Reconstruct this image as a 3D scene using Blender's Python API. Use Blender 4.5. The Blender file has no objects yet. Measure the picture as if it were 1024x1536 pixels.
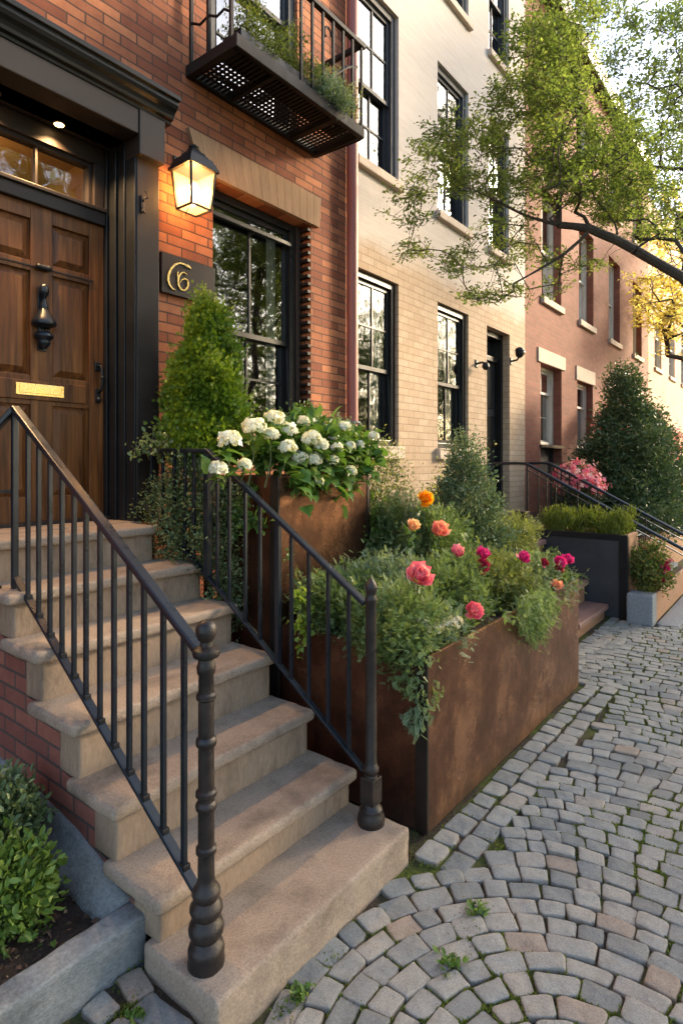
import bpy, bmesh, math, random
import numpy as np
from mathutils import Vector, noise
rnd = random.Random(7)
R = math.radians
scene = bpy.context.scene
col = scene.collection
# ------------------------------------------------------------------ camera model
CH, CF, CCX, CHY, CA = 1.7, 889.0, 512.0, 693.0, math.radians(38.1)
cc, ss = math.cos(CA), math.sin(CA)
def ray(px, py):
    u = (px-CCX)/CF; v = (CHY-py)/CF
    return (cc+ss*u, ss-cc*u, v)
def pY(px, py, Y):
    r = ray(px, py); t = Y/r[1]; return Vector((r[0]*t, Y, CH+r[2]*t))
def pX(px, py, X):
    r = ray(px, py); t = X/r[0]; return Vector((X, r[1]*t, CH+r[2]*t))
def pD(px, py, d):
    r = ray(px, py); return Vector((r[0]*d, r[1]*d, CH+r[2]*d))
# ------------------------------------------------------------------ objects
WL = {}
def thing(name, label, cat, loc=(0, 0, 0), group=None):
    o = bpy.data.objects.new(name, None); col.objects.link(o)
    o.empty_display_size = .1
    o.location = loc; WL[o.name] = Vector(loc)
    o['label'] = label; o['category'] = cat
    if group: o['group'] = group
    return o
def tag(o, label, cat, group=None):
    o['label'] = label; o['category'] = cat
    if group: o['group'] = group
    return o
def put(o, parent):
    if parent is not None:
        o.parent = parent; o.location = -WL.get(parent.name, Vector((0, 0, 0)))
    WL[o.name] = Vector((0, 0, 0))
    return o
def link(name, me, mats, parent=None, kind=None):
    for m in (mats if isinstance(mats, (list, tuple)) else [mats]): me.materials.append(m)
    o = bpy.data.objects.new(name, me); col.objects.link(o); put(o, parent)
    if kind: o['kind'] = kind
    return o
def bev(o, w=.005, seg=2, ang=40):
    m = o.modifiers.new('bevel', 'BEVEL'); m.width = w; m.segments = seg; m.limit_method = 'ANGLE'; m.angle_limit = R(ang)
    m.harden_normals = False
    return o
class MB:
    def __init__(s): s.v = []; s.f = []; s.sm = []; s.mi = []
    def add(s, vs, fs, smooth=False, mi=0):
        b = len(s.v); s.v += [tuple(v) for v in vs]
        for f in fs: s.f.append([b+i for i in f]); s.sm.append(smooth); s.mi.append(mi)
    def box(s, x0, x1, y0, y1, z0, z1, mi=0):
        v = [(x0,y0,z0),(x1,y0,z0),(x1,y1,z0),(x0,y1,z0),(x0,y0,z1),(x1,y0,z1),(x1,y1,z1),(x0,y1,z1)]
        s.add(v, [(3,2,1,0),(4,5,6,7),(0,1,5,4),(1,2,6,5),(2,3,7,6),(3,0,4,7)], False, mi); return s
    def quad(s, a, b, c, d, mi=0): s.add([a, b, c, d], [(0,1,2,3)], False, mi); return s
    def prism(s, poly, axis, a, b, mi=0, smooth=False):
        # poly in the two other axes, in order (x,y,z minus axis); extruded along axis
        def P(p, t):
            return {'x': (t, p[0], p[1]), 'y': (p[0], t, p[1]), 'z': (p[0], p[1], t)}[axis]
        n = len(poly)
        v = [P(p, a) for p in poly]+[P(p, b) for p in poly]
        f = [(i, (i+1) % n, n+(i+1) % n, n+i) for i in range(n)]
        s.add(v, f, smooth, mi); s.add(v, [tuple(range(n-1, -1, -1)), tuple(range(n, 2*n))], False, mi); return s
    def tube(s, pts, r, n=8, smooth=True, mi=0, caps=True):
        pts = [Vector(p) for p in pts]; m = len(pts)
        rr = r if isinstance(r, (list, tuple)) else [r]*m
        v = []; up = None
        for i, p in enumerate(pts):
            t = (pts[min(i+1, m-1)]-pts[max(i-1, 0)]).normalized()
            if up is None: up = Vector((0, 0, 1)) if abs(t.z) < .9 else Vector((1, 0, 0))
            a = t.cross(up).normalized(); b = a.cross(t).normalized(); up = b
            for k in range(n):
                q = 2*math.pi*k/n; v.append(p+(a*math.cos(q)+b*math.sin(q))*rr[i])
        f = []
        for i in range(m-1):
            for k in range(n):
                f.append((i*n+k, i*n+(k+1) % n, (i+1)*n+(k+1) % n, (i+1)*n+k))
        s.add(v, f, smooth, mi)
        if caps:
            s.add(v[:n], [tuple(range(n-1, -1, -1))], False, mi); s.add(v[-n:], [tuple(range(n))], False, mi)
        return s
    def bar(s, p, q, w, h, mi=0, up=(0, 0, 1)):
        p = Vector(p); q = Vector(q); t = (q-p).normalized(); up = Vector(up)
        if abs(t.dot(up)) > .95: up = Vector((0, 1, 0))
        a = t.cross(up).normalized()*w/2; b = a.cross(t).normalized()*h/2
        v = [p-a-b, p+a-b, p+a+b, p-a+b, q-a-b, q+a-b, q+a+b, q-a+b]
        s.add(v, [(3,2,1,0),(4,5,6,7),(0,1,5,4),(1,2,6,5),(2,3,7,6),(3,0,4,7)], False, mi); return s
    def lathe(s, prof, cx, cy, n=20, mi=0, smooth=True, cz=0):
        v = []
        for r, z in prof:
            for k in range(n):
                q = 2*math.pi*k/n; v.append((cx+r*math.cos(q), cy+r*math.sin(q), cz+z))
        m = len(prof); f = []
        for i in range(m-1):
            for k in range(n): f.append((i*n+k, i*n+(k+1) % n, (i+1)*n+(k+1) % n, (i+1)*n+k))
        s.add(v, f, smooth, mi)
        s.add(v[:n], [tuple(range(n-1, -1, -1))], False, mi); s.add(v[-n:], [tuple(range(n))], False, mi); return s
    def ball(s, c, r, n=12, mi=0, sx=1, sy=1, sz=1):
        c = Vector(c); v = []; m = n//2+1
        for i in range(m):
            th = math.pi*i/(m-1)
            for k in range(n):
                q = 2*math.pi*k/n
                v.append(c+Vector((sx*r*math.sin(th)*math.cos(q), sy*r*math.sin(th)*math.sin(q), -sz*r*math.cos(th))))
        f = [(i*n+k, i*n+(k+1) % n, (i+1)*n+(k+1) % n, (i+1)*n+k) for i in range(m-1) for k in range(n)]
        s.add(v, f, True, mi); return s
    def ribbon(s, pts, widths, y0, y1, mi=0):
        # tapered stroke in the XZ plane, extruded from y0 to y1
        P = [Vector((p[0], p[1])) for p in pts]; m = len(P); L = []; Q = []
        for i in range(m):
            t = (P[min(i+1, m-1)]-P[max(i-1, 0)]).normalized(); nrm = Vector((-t.y, t.x))*widths[i]/2
            L.append(P[i]+nrm); Q.append(P[i]-nrm)
        for i in range(m-1):
            c = [L[i], L[i+1], Q[i+1], Q[i]]
            v = [(p.x, y0, p.y) for p in c]+[(p.x, y1, p.y) for p in c]
            s.add(v, [(0,1,2,3),(7,6,5,4),(0,4,5,1),(2,6,7,3),(1,5,6,2),(3,7,4,0)], False, mi)
        return s
    def mesh(s, name, merge=True):
        me = bpy.data.meshes.new(name); me.from_pydata(s.v, [], s.f)
        me.polygons.foreach_set('use_smooth', s.sm); me.polygons.foreach_set('material_index', s.mi)
        bm = bmesh.new(); bm.from_mesh(me)
        if merge: bmesh.ops.remove_doubles(bm, verts=bm.verts, dist=1e-5)
        bmesh.ops.recalc_face_normals(bm, faces=bm.faces); bm.to_mesh(me); bm.free(); me.update()
        if any(s.sm): me.set_sharp_from_angle(angle=R(38))
        return me
    def build(s, name, mats, parent=None, kind=None, bevel=0, seg=2):
        o = link(name, s.mesh(name), mats, parent, kind)
        if bevel: bev(o, bevel, seg)
        return o
def weather(o, cut=.06, amp=.004, sc=9, bevel=.015, seg=3, seed=0):
    """bevel, subdivide and chip a stone so that no edge is dead straight"""
    bm = bmesh.new(); bm.from_mesh(o.data)
    ed = [e for e in bm.edges if len(e.link_faces) == 2 and e.calc_face_angle(0) > .6]
    if bevel: bmesh.ops.bevel(bm, geom=ed, offset=bevel, segments=seg, profile=.5, affect='EDGES', clamp_overlap=True)
    for _ in range(5):
        lg = [e for e in bm.edges if e.calc_length() > cut]
        if not lg: break
        bmesh.ops.subdivide_edges(bm, edges=lg, cuts=1, use_grid_fill=True)
    bmesh.ops.triangulate(bm, faces=[f for f in bm.faces if len(f.verts) > 4])
    bm.normal_update(); off = Vector((seed*3.1, seed*1.7, seed*.9))
    for v in bm.verts:
        n = noise.noise(v.co*sc+off)*.6+noise.noise(v.co*sc*3+off)*.4
        v.co += v.normal*amp*n
    for f in bm.faces: f.smooth = True
    bm.to_mesh(o.data); bm.free(); return o
# ------------------------------------------------------------------ materials
class N:
    def __init__(s, name):
        s.m = bpy.data.materials.new(name); s.m.use_nodes = True; s.t = s.m.node_tree; s.n = s.t.nodes
        s.b = s.n['Principled BSDF']; s.out = s.n['Material Output']
        s.tc = s.n.new('ShaderNodeTexCoord')
    def new(s, t, **k):
        n = s.n.new(t)
        for a, b in k.items(): setattr(n, a, b)
        return n
    def l(s, a, b): s.t.links.new(a, b)
    def mapv(s, scale=(1, 1, 1), rot=(0, 0, 0), src=None):
        m = s.new('ShaderNodeMapping'); m.inputs['Scale'].default_value = scale; m.inputs['Rotation'].default_value = rot
        s.l(src or s.tc.outputs['Object'], m.inputs['Vector']); return m.outputs[0]
    def noise(s, scale, detail=6, rough=.6, vec=None, dist=0):
        n = s.new('ShaderNodeTexNoise'); n.inputs['Scale'].default_value = scale; n.inputs['Detail'].default_value = detail
        n.inputs['Roughness'].default_value = rough; n.inputs['Distortion'].default_value = dist
        s.l(vec or s.tc.outputs['Object'], n.inputs['Vector']); return n.outputs['Fac']
    def ramp(s, fac, stops):
        r = s.new('ShaderNodeValToRGB'); e = r.color_ramp.elements
        while len(e) > 1: e.remove(e[-1])
        e[0].position = stops[0][0]; e[0].color = (*stops[0][1], 1) if len(stops[0][1]) == 3 else stops[0][1]
        for p, c in stops[1:]:
            k = e.new(p); k.color = (*c, 1)
        s.l(fac, r.inputs[0]); return r.outputs[0]
    def val(s, fac, a, b, lo=0., hi=1.):
        r = s.new('ShaderNodeMapRange'); r.inputs['From Min'].default_value = lo; r.inputs['From Max'].default_value = hi
        r.inputs['To Min'].default_value = a; r.inputs['To Max'].default_value = b; s.l(fac, r.inputs['Value']); return r.outputs[0]
    def mix(s, fac, a, b, mode='MIX'):
        m = s.new('ShaderNodeMix', data_type='RGBA', blend_type=mode)
        for sock, x in ((m.inputs['Factor'], fac), (m.inputs['A'], a), (m.inputs['B'], b)):
            if hasattr(x, 'is_linked') or isinstance(x, bpy.types.NodeSocket): s.l(x, sock)
            elif isinstance(x, (int, float)): sock.default_value = x
            else: sock.default_value = (*x, 1)
        m.inputs['Factor'].default_value = fac if isinstance(fac, (int, float)) else 1
        return [o for o in m.outputs if o.type == 'RGBA'][0]
    def math(s, op, a, b=0.):
        m = s.new('ShaderNodeMath', operation=op)
        for i, x in enumerate((a, b)):
            if isinstance(x, bpy.types.NodeSocket): s.l(x, m.inputs[i])
            else: m.inputs[i].default_value = x
        return m.outputs[0]
    def bump(s, h, strength=.3, dist=.01, prev=None):
        b = s.new('ShaderNodeBump'); b.inputs['Strength'].default_value = strength; b.inputs['Distance'].default_value = dist
        s.l(h, b.inputs['Height'])
        if prev: s.l(prev, b.inputs['Normal'])
        s.l(b.outputs[0], s.b.inputs['Normal']); return b.outputs[0]
    def set(s, color=None, rough=None, metal=None, spec=None):
        for k, x in (('Base Color', color), ('Roughness', rough), ('Metallic', metal), ('Specular IOR Level', spec)):
            if x is None: continue
            if isinstance(x, bpy.types.NodeSocket): s.l(x, s.b.inputs[k])
            elif isinstance(x, (int, float)): s.b.inputs[k].default_value = x
            else: s.b.inputs[k].default_value = (*x, 1)
        return s.m
def surf(name, c1, c2, scale=6, rough=.7, r2=None, bump=.2, bs=60, dist=.004, metal=0, stretch=(1, 1, 1), spec=.5, c3=None, fine=None):
    n = N(name); v = n.mapv(stretch)
    a = n.noise(scale, 8, .65, v); st = [(.3, c1), (.7, c2)]
    if c3: st = [(.25, c1), (.5, c2), (.75, c3)]
    c = n.ramp(a, st)
    f = n.noise(bs, 6, .7, v)
    if fine: c = n.mix(fine, c, n.ramp(f, [(.3, (.2, .2, .2)), (.7, (.8, .8, .8))]), 'OVERLAY')
    n.set(c, n.val(a, rough, r2 if r2 is not None else rough, .3, .7), metal, spec)
    h = n.math('ADD', f, n.math('MULTIPLY', a, 1.5)); n.bump(h, bump, dist); return n.m
def wallvec(n):
    sx = n.new('ShaderNodeSeparateXYZ'); n.l(n.tc.outputs['Object'], sx.inputs[0])
    g = n.new('ShaderNodeNewGeometry'); sn = n.new('ShaderNodeSeparateXYZ'); n.l(g.outputs['Normal'], sn.inputs[0])
    isx = n.math('GREATER_THAN', n.math('ABSOLUTE', sn.outputs[0]), .7)
    m = n.new('ShaderNodeMix', data_type='FLOAT'); n.l(isx, m.inputs[0]); n.l(sx.outputs[0], m.inputs[2]); n.l(sx.outputs[1], m.inputs[3])
    cb = n.new('ShaderNodeCombineXYZ'); n.l(m.outputs[0], cb.inputs[0]); n.l(sx.outputs[2], cb.inputs[1]); return cb.outputs[0], sx
def brick(name, c1, c2, mortar, bw=.215, bh=.073, ms=.006, bias=0., rough=.85, bump=.6, stain=(.5, .45, .42), upper=None, msm=.15, warp=.004):
    n = N(name); v, sx = wallvec(n)
    nz = n.new('ShaderNodeTexNoise'); nz.inputs['Scale'].default_value = 5; nz.inputs['Detail'].default_value = 3; n.l(v, nz.inputs['Vector'])
    off = n.new('ShaderNodeVectorMath', operation='SCALE'); n.l(nz.outputs['Color'], off.inputs[0]); off.inputs['Scale'].default_value = warp*2
    ad = n.new('ShaderNodeVectorMath', operation='ADD'); n.l(v, ad.inputs[0]); n.l(off.outputs[0], ad.inputs[1])
    b = n.new('ShaderNodeTexBrick'); n.l(ad.outputs[0], b.inputs['Vector'])
    b.inputs['Color1'].default_value = (*c1, 1); b.inputs['Color2'].default_value = (*c2, 1); b.inputs['Mortar'].default_value = (*mortar, 1)
    b.inputs['Scale'].default_value = 1; b.inputs['Mortar Size'].default_value = ms; b.inputs['Mortar Smooth'].default_value = msm
    b.inputs['Bias'].default_value = bias; b.inputs['Brick Width'].default_value = bw; b.inputs['Row Height'].default_value = bh
    big = n.noise(1.3, 5, .6, v); med = n.noise(14, 6, .7, v); fine = n.noise(140, 4, .7, v)
    c = n.mix(n.val(med, 0, .8, .35, .75), b.outputs['Color'], n.mix(.5, b.outputs['Color'], tuple(x*.55 for x in c1)))
    c = n.mix(n.val(big, 0, .5, .45, .75), c, n.mix(1., c, stain, 'MULTIPLY'))
    st = n.noise(6, 6, .7, n.mapv((1, 1, .12)))
    c = n.mix(n.val(st, 0, .3, .55, .75), c, n.mix(1., c, (.45, .42, .4), 'MULTIPLY'))
    c = n.mix(.25, c, n.ramp(fine, [(.3, (.25, .25, .25)), (.7, (.75, .75, .75))]), 'OVERLAY')
    h = n.math('SUBTRACT', n.math('ADD', n.math('MULTIPLY', med, .35), n.math('MULTIPLY', fine, .18)), b.outputs['Fac'])
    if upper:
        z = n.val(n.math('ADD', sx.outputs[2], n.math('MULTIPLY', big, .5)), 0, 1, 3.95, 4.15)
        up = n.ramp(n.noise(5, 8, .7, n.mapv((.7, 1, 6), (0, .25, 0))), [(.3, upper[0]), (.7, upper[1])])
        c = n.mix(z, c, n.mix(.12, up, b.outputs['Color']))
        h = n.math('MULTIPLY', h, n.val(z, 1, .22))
    n.set(c, rough, 0, .3); n.bump(h, bump, .008); return n.m
def leafmat(name, stops, trans=.35, rough=.5, spec=.35):
    n = N(name); a = n.new('ShaderNodeAttribute'); a.attribute_name = 'tint'
    c = n.ramp(a.outputs['Fac'], stops); n.set(c, rough, 0, spec)
    t = n.new('ShaderNodeBsdfTranslucent'); br = n.mix(1., c, (1.5, 1.5, .8), 'MULTIPLY'); n.l(br, t.inputs['Color'])
    m = n.new('ShaderNodeMixShader'); m.inputs[0].default_value = trans
    n.l(n.b.outputs[0], m.inputs[1]); n.l(t.outputs[0], m.inputs[2]); n.l(m.outputs[0], n.out.inputs['Surface']); return n.m
def glassmat(name, tint=(.75, .8, .78), base=.09, wav=.0):
    n = N(name); n.n.remove(n.b)
    tr = n.new('ShaderNodeBsdfTransparent'); tr.inputs[0].default_value = (*tint, 1)
    g = n.new('ShaderNodeBsdfGlossy'); g.inputs['Roughness'].default_value = .03; g.inputs['Color'].default_value = (.95, .97, 1, 1)
    lw = n.new('ShaderNodeFresnel'); lw.inputs['IOR'].default_value = 1.55
    f = n.math('ADD', n.math('MULTIPLY', lw.outputs[0], 1.25), base)
    if wav:
        b = n.new('ShaderNodeBump'); b.inputs['Strength'].default_value = wav; b.inputs['Distance'].default_value = .02
        n.l(n.noise(3.5, 2, .5), b.inputs['Height']); n.l(b.outputs[0], g.inputs['Normal'])
    m = n.new('ShaderNodeMixShader'); n.l(f, m.inputs[0]); n.l(tr.outputs[0], m.inputs[1]); n.l(g.outputs[0], m.inputs[2])
    n.l(m.outputs[0], n.out.inputs['Surface']); return n.m
def emit(name, c, s):
    n = N(name); n.set((.9, .85, .7), .4); n.b.inputs['Emission Color'].default_value = (*c, 1); n.b.inputs['Emission Strength'].default_value = s; return n.m
M = {}
M['brick'] = brick('red_brick', (.22, .066, .034), (.50, .19, .085), (.095, .055, .04), bw=.225, bh=.0655, ms=.0055, stain=(.55, .45, .42), warp=.006)
M['stoop_brick'] = brick('stoop_brick', (.23, .085, .065), (.34, .13, .09), (.10, .08, .07), bw=.2, bh=.072, ms=.007, stain=(.55, .5, .5))
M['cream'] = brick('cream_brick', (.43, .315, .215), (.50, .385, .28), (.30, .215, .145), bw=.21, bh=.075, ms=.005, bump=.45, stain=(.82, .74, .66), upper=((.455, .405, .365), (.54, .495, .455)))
M['red2'] = brick('far_brick', (.20, .066, .042), (.275, .096, .062), (.20, .105, .075), bw=.2, bh=.07, ms=.008, bump=.35, stain=(.75, .66, .62))
M['pale'] = brick('pale_brick', (.55, .33, .22), (.62, .40, .28), (.5, .36, .28), bw=.2, bh=.07, ms=.008, bump=.3)
M['iron'] = surf('black_iron', (.007, .008, .009), (.016, .017, .02), 14, .34, .5, .25, 90, .002, spec=.3)
M['rail'] = surf('black_rail_paint', (.007, .010, .0145), (.013, .018, .026), 10, .24, .36, .12, 60, .002, spec=.42)
M['newel'] = surf('cast_iron', (.007, .007, .008), (.034, .022, .017), 16, .3, .55, .5, 60, .004, spec=.4, fine=.4)
M['black'] = surf('black_paint', (.007, .008, .0095), (.013, .014, .016), 5, .3, .42, .1, 30, .002, spec=.3)
M['brown'] = surf('brown_paint', (.020, .014, .012), (.032, .023, .019), 3, .42, .52, .12, 40, .002, spec=.28)
M['slate'] = surf('slate_panel', (.018, .02, .024), (.036, .039, .045), 4, .55, .7, .25, 45, .003)
M['bronze'] = surf('dark_balcony', (.009, .007, .006), (.018, .013, .011), 12, .5, .65, .2, 60, .002, spec=.25)
M['brownstone'] = surf('brownstone', (.125, .092, .068), (.325, .25, .185), 3.2, .82, .9, .6, 120, .004, fine=.5, c3=(.255, .192, .142), spec=.3)
M['riser'] = surf('brownstone_riser', (.085, .06, .042), (.30, .215, .148), 5, .85, .92, .55, 70, .004, stretch=(1, 1, .35), fine=.3, c3=(.30, .21, .14), spec=.3)
M['lintel'] = surf('tan_lintel', (.27, .155, .085), (.37, .225, .13), 9, .8, .88, .35, 80, .003, stretch=(1, 1, .15), fine=.2, spec=.3)
M['sill'] = surf('sill_stone', (.45, .36, .28), (.58, .47, .37), 7, .8, .88, .3, 80, .003, fine=.2)
M['greystone'] = surf('bluestone', (.10, .108, .108), (.24, .25, .245), 5, .8, .9, .8, 70, .008, c3=(.165, .174, .17), fine=.55, stretch=(1, 1, 2))
M['granite'] = surf('granite', (.13, .145, .16), (.28, .30, .32), 60, .75, .85, .5, 130, .004, fine=.5)
M['woodstep'] = surf('rosy_step', (.2, .105, .08), (.31, .17, .13), 12, .6, .75, .3, 60, .003, stretch=(.2, 1, 1))
M['plank'] = surf('brown_plank', (.19, .085, .045), (.36, .18, .095), 7, .5, .7, .3, 40, .003, stretch=(.3, 1, 1.6), c3=(.26, .125, .065))
M['soil'] = surf('soil', (.022, .015, .011), (.075, .045, .03), 30, .95, .98, 1, 90, .02, c3=(.04, .028, .02))
M['trunk'] = surf('bark', (.035, .026, .02), (.09, .066, .048), 14, .9, .95, .8, 60, .012, stretch=(1, 1, .3))
M['twig'] = surf('twig_bark', (.05, .034, .024), (.1, .07, .045), 10, .85, .9, .3, 40, .004)
M['greenstem'] = surf('green_stem', (.06, .09, .03), (.1, .13, .05), 20, .6, .7, .1, 40, .002)
M['brass'] = surf('brass', (.75, .5, .16), (.9, .68, .3), 25, .2, .34, .15, 60, .001, metal=1)
M['pipe'] = surf('red_pipe_paint', (.25, .07, .05), (.33, .105, .08), 6, .45, .6, .15, 30, .002, stretch=(1, 1, .3))
M['curtain'] = surf('curtain', (.5, .46, .4), (.7, .66, .58), 8, .9, .95, .1, 30, .003, stretch=(4, 4, .1))
M['whitecur'] = surf('white_curtain', (.66, .62, .56), (.82, .78, .7), 8, .9, .95, .1, 30, .003, stretch=(4, 4, .1))
M['whitewood'] = surf('cream_frame', (.52, .47, .40), (.62, .57, .5), 10, .5, .6, .1, 40, .002)
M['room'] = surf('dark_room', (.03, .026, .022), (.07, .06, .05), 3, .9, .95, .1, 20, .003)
M['glass'] = glassmat('window_glass', base=.2, wav=.05)
M['glass2'] = glassmat('old_window_glass', base=.1, wav=.16)
M['frost'] = N('frosted_glass').m
_n = N('lantern_glass'); _n.set((.6, .47, .3), .5); _n.b.inputs['Emission Color'].default_value = (1, .58, .2, 1)
_n.b.inputs['Emission Strength'].default_value = .16
_t = _n.new('ShaderNodeBsdfTransparent'); _m = _n.new('ShaderNodeMixShader'); _m.inputs[0].default_value = .38
_n.l(_n.b.outputs[0], _m.inputs[1]); _n.l(_t.outputs[0], _m.inputs[2]); _n.l(_m.outputs[0], _n.out.inputs['Surface']); M['frost'] = _n.m
M['bulb'] = emit('lamp_bulb', (1, .74, .42), 14)
M['downlight'] = emit('downlight_disc', (1, .62, .26), 4.5)
# door wood
_n = N('door_wood'); _v = _n.mapv((1, 1, .06)); _w = _n.noise(26, 8, .6, _v, .6); _b = _n.noise(3, 4, .6, _n.mapv((1, 1, .3)))
_c = _n.ramp(_w, [(.3, (.055, .018, .005)), (.55, (.165, .06, .015)), (.75, (.28, .115, .03))])
_c = _n.mix(_n.val(_b, 0, .55, .4, .7), _c, _n.mix(1., _c, (.45, .36, .3), 'MULTIPLY'))
_n.set(_c, _n.val(_w, .36, .52), 0, .3); _n.bump(_w, .12, .002); M['wood'] = _n.m
# patinated copper sheet
def copper(name, a, b, c, metal=.68):
    n = N(name); p = n.noise(2.3, 9, .72, n.mapv((1, 1, .9)), .15); q = n.noise(7.5, 9, .78, n.mapv((1, 1, .75)), .1); f = n.noise(85, 6, .75)
    k = n.ramp(n.math('ADD', n.math('MULTIPLY', p, .65), n.math('MULTIPLY', q, .35)), [(.36, a), (.5, b), (.63, c)])
    k = n.mix(.4, k, n.ramp(f, [(.3, (.2, .2, .2)), (.7, (.8, .8, .8))]), 'OVERLAY')
    dr = n.noise(11, 6, .7, n.mapv((1, 1, .05))); k = n.mix(n.val(dr, 0, .6, .52, .72), k, n.mix(1., k, (.45, .4, .38), 'MULTIPLY'))
    sz = n.new('ShaderNodeSeparateXYZ'); n.l(n.tc.outputs['Object'], sz.inputs[0])
    dirt = n.val(n.math('ADD', sz.outputs[2], n.math('MULTIPLY', q, .22)), 1, 0, .1, .26)
    k = n.mix(n.math('MULTIPLY', dirt, .6), k, (.06, .042, .03))
    sc = n.noise(3.5, 3, .5, n.mapv((.5, 1, 9), (0, .45, 0)), .2)
    scr = n.math('MULTIPLY', n.val(sc, 0, 1, .70, .735), n.val(n.noise(1.6, 2), 0, 1, .5, .62))
    k = n.mix(n.math('MULTIPLY', scr, .6), k, (.62, .37, .17))
    rg = n.math('ADD', n.val(p, .40, .22, .35, .65), n.math('MULTIPLY', dirt, .3))
    n.set(k, rg, metal, .5); n.bump(n.math('ADD', n.math('MULTIPLY', p, 2.2), n.math('ADD', q, n.math('MULTIPLY', f, .5))), .2, .005); return n.m
M['copper'] = copper('copper_sheet', (.05, .021, .012), (.155, .068, .034), (.42, .205, .098))
M['dark_copper'] = copper('dark_copper_sheet', (.036, .016, .010), (.10, .046, .026), (.28, .135, .075))
M['corten'] = copper('rusty_sheet', (.035, .013, .008), (.11, .039, .02), (.22, .085, .04), .45)
M['edge'] = surf('dark_edge_angle', (.02, .014, .011), (.035, .024, .018), 10, .45, .55, .1, 50, .002, metal=.4)
# cobbles
_n = N('cobble'); _a = _n.new('ShaderNodeAttribute'); _a.attribute_name = 'tint'
_c = _n.ramp(_a.outputs['Fac'], [(0, (.18, .188, .18)), (.3, (.238, .243, .228)), (.6, (.29, .287, .26)), (.88, (.305, .288, .252)), (.96, (.30, .262, .22)), (1, (.28, .22, .17))])
_f = _n.noise(170, 5, .75); _g = _n.noise(16, 6, .65)
_c = _n.mix(.55, _c, _n.ramp(_f, [(.3, (.2, .2, .2)), (.7, (.8, .8, .8))]), 'OVERLAY')
_c = _n.mix(_n.val(_g, 0, .5, .48, .7), _c, _n.mix(1., _c, (.6, .58, .55), 'MULTIPLY'))
_e = _n.new('ShaderNodeAttribute'); _e.attribute_name = 'rim'
_c = _n.mix(_n.math('MULTIPLY', _e.outputs['Fac'], _n.val(_g, .1, .75, .35, .65)), _c, (.17, .095, .05))
_n.set(_c, .78, 0, .35); _n.bump(_n.math('ADD', _f, _n.math('MULTIPLY', _g, 3)), .55, .005); M['cobble'] = _n.m
_n = N('joint_earth'); _g = _n.noise(2.2, 6, .7); _h = _n.noise(60, 6, .75)
_c = _n.ramp(_h, [(.3, (.03, .022, .015)), (.7, (.11, .085, .06))]); _d = _n.ramp(_h, [(.3, (.05, .07, .012)), (.7, (.14, .17, .035))])
_n.set(_n.mix(_n.val(_g, 0, 1, .46, .6), _c, _d), .95, 0, .2); _n.bump(_h, 1, .012); M['joint'] = _n.m
# leaves
G = lambda *s: list(s)
M['lf_arbor'] = leafmat('arborvitae_leaf', G((0, (.04, .088, .007)), (.5, (.105, .185, .014)), (1, (.22, .30, .032))), .3)
M['lf_box'] = leafmat('boxwood_leaf', G((0, (.06, .095, .035)), (.5, (.125, .175, .07)), (1, (.26, .31, .15))), .2, .4)
M['lf_hyd'] = leafmat('hydrangea_leaf', G((0, (.05, .115, .02)), (.6, (.105, .2, .04)), (1, (.22, .28, .07))), .3, .42)
M['lf_lime'] = leafmat('lime_leaf', G((0, (.12, .2, .02)), (.6, (.22, .32, .05)), (1, (.36, .4, .1))), .35)
M['lf_lacy'] = leafmat('lacy_leaf', G((0, (.085, .145, .045)), (.5, (.18, .265, .09)), (1, (.40, .47, .24))), .4)
M['lf_grey'] = leafmat('greygreen_leaf', G((0, (.10, .155, .08)), (.5, (.21, .285, .16)), (1, (.44, .5, .34))), .35)
M['lf_olive'] = leafmat('olive_leaf', G((0, (.11, .15, .04)), (.5, (.22, .26, .08)), (1, (.42, .43, .18))), .4)
M['lf_dark'] = leafmat('evergreen_leaf', G((0, (.03, .062, .028)), (.5, (.066, .11, .05)), (1, (.15, .195, .10))), .2)
M['lf_spruce'] = leafmat('spruce_leaf', G((0, (.06, .105, .05)), (.5, (.125, .18, .09)), (1, (.27, .32, .18))), .2)
M['lf_tree'] = leafmat('tree_leaf', G((0, (.065, .105, .03)), (.5, (.13, .18, .05)), (1, (.25, .29, .09))), .52)
M['lf_pale'] = leafmat('pale_tree_leaf', G((0, (.06, .10, .035)), (.5, (.12, .17, .06)), (1, (.2, .25, .09))), .45)
M['lf_sunglow'] = leafmat('sunglow_leaf', G((0, (.24, .22, .05)), (.5, (.58, .46, .15)), (1, (.92, .8, .42))), .6)  # golden glow of the low sun is put into the leaf colour
M['lf_shrub'] = leafmat('glossy_shrub_leaf', G((0, (.06, .115, .02)), (.5, (.12, .205, .04)), (1, (.25, .34, .09))), .28, .38)
M['lf_grass'] = leafmat('tuft_leaf', G((0, (.075, .11, .018)), (.5, (.15, .19, .03)), (1, (.26, .28, .07))), .35)
M['lf_red'] = leafmat('redgreen_leaf', G((0, (.05, .09, .02)), (.6, (.13, .17, .04)), (.8, (.25, .2, .05)), (1, (.36, .07, .05))), .3)
M['moss'] = leafmat('moss_leaf', G((0, (.06, .09, .01)), (.5, (.13, .17, .02)), (1, (.22, .25, .04))), .2, .8)
M['p_white'] = leafmat('white_petal', G((0, (.62, .62, .48)), (.4, (.78, .76, .66)), (1, (.86, .84, .78))), .25)
M['p_pink'] = leafmat('pink_petal', G((0, (.72, .12, .28)), (.5, (.86, .32, .44)), (1, (.94, .66, .68))), .3)
M['p_coral'] = leafmat('coral_petal', G((0, (.74, .10, .20)), (.5, (.88, .27, .38)), (1, (.95, .66, .62))), .3)
M['p_magenta'] = leafmat('magenta_petal', G((0, (.5, .01, .16)), (.5, (.72, .03, .28)), (1, (.85, .15, .42))), .3)
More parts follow.
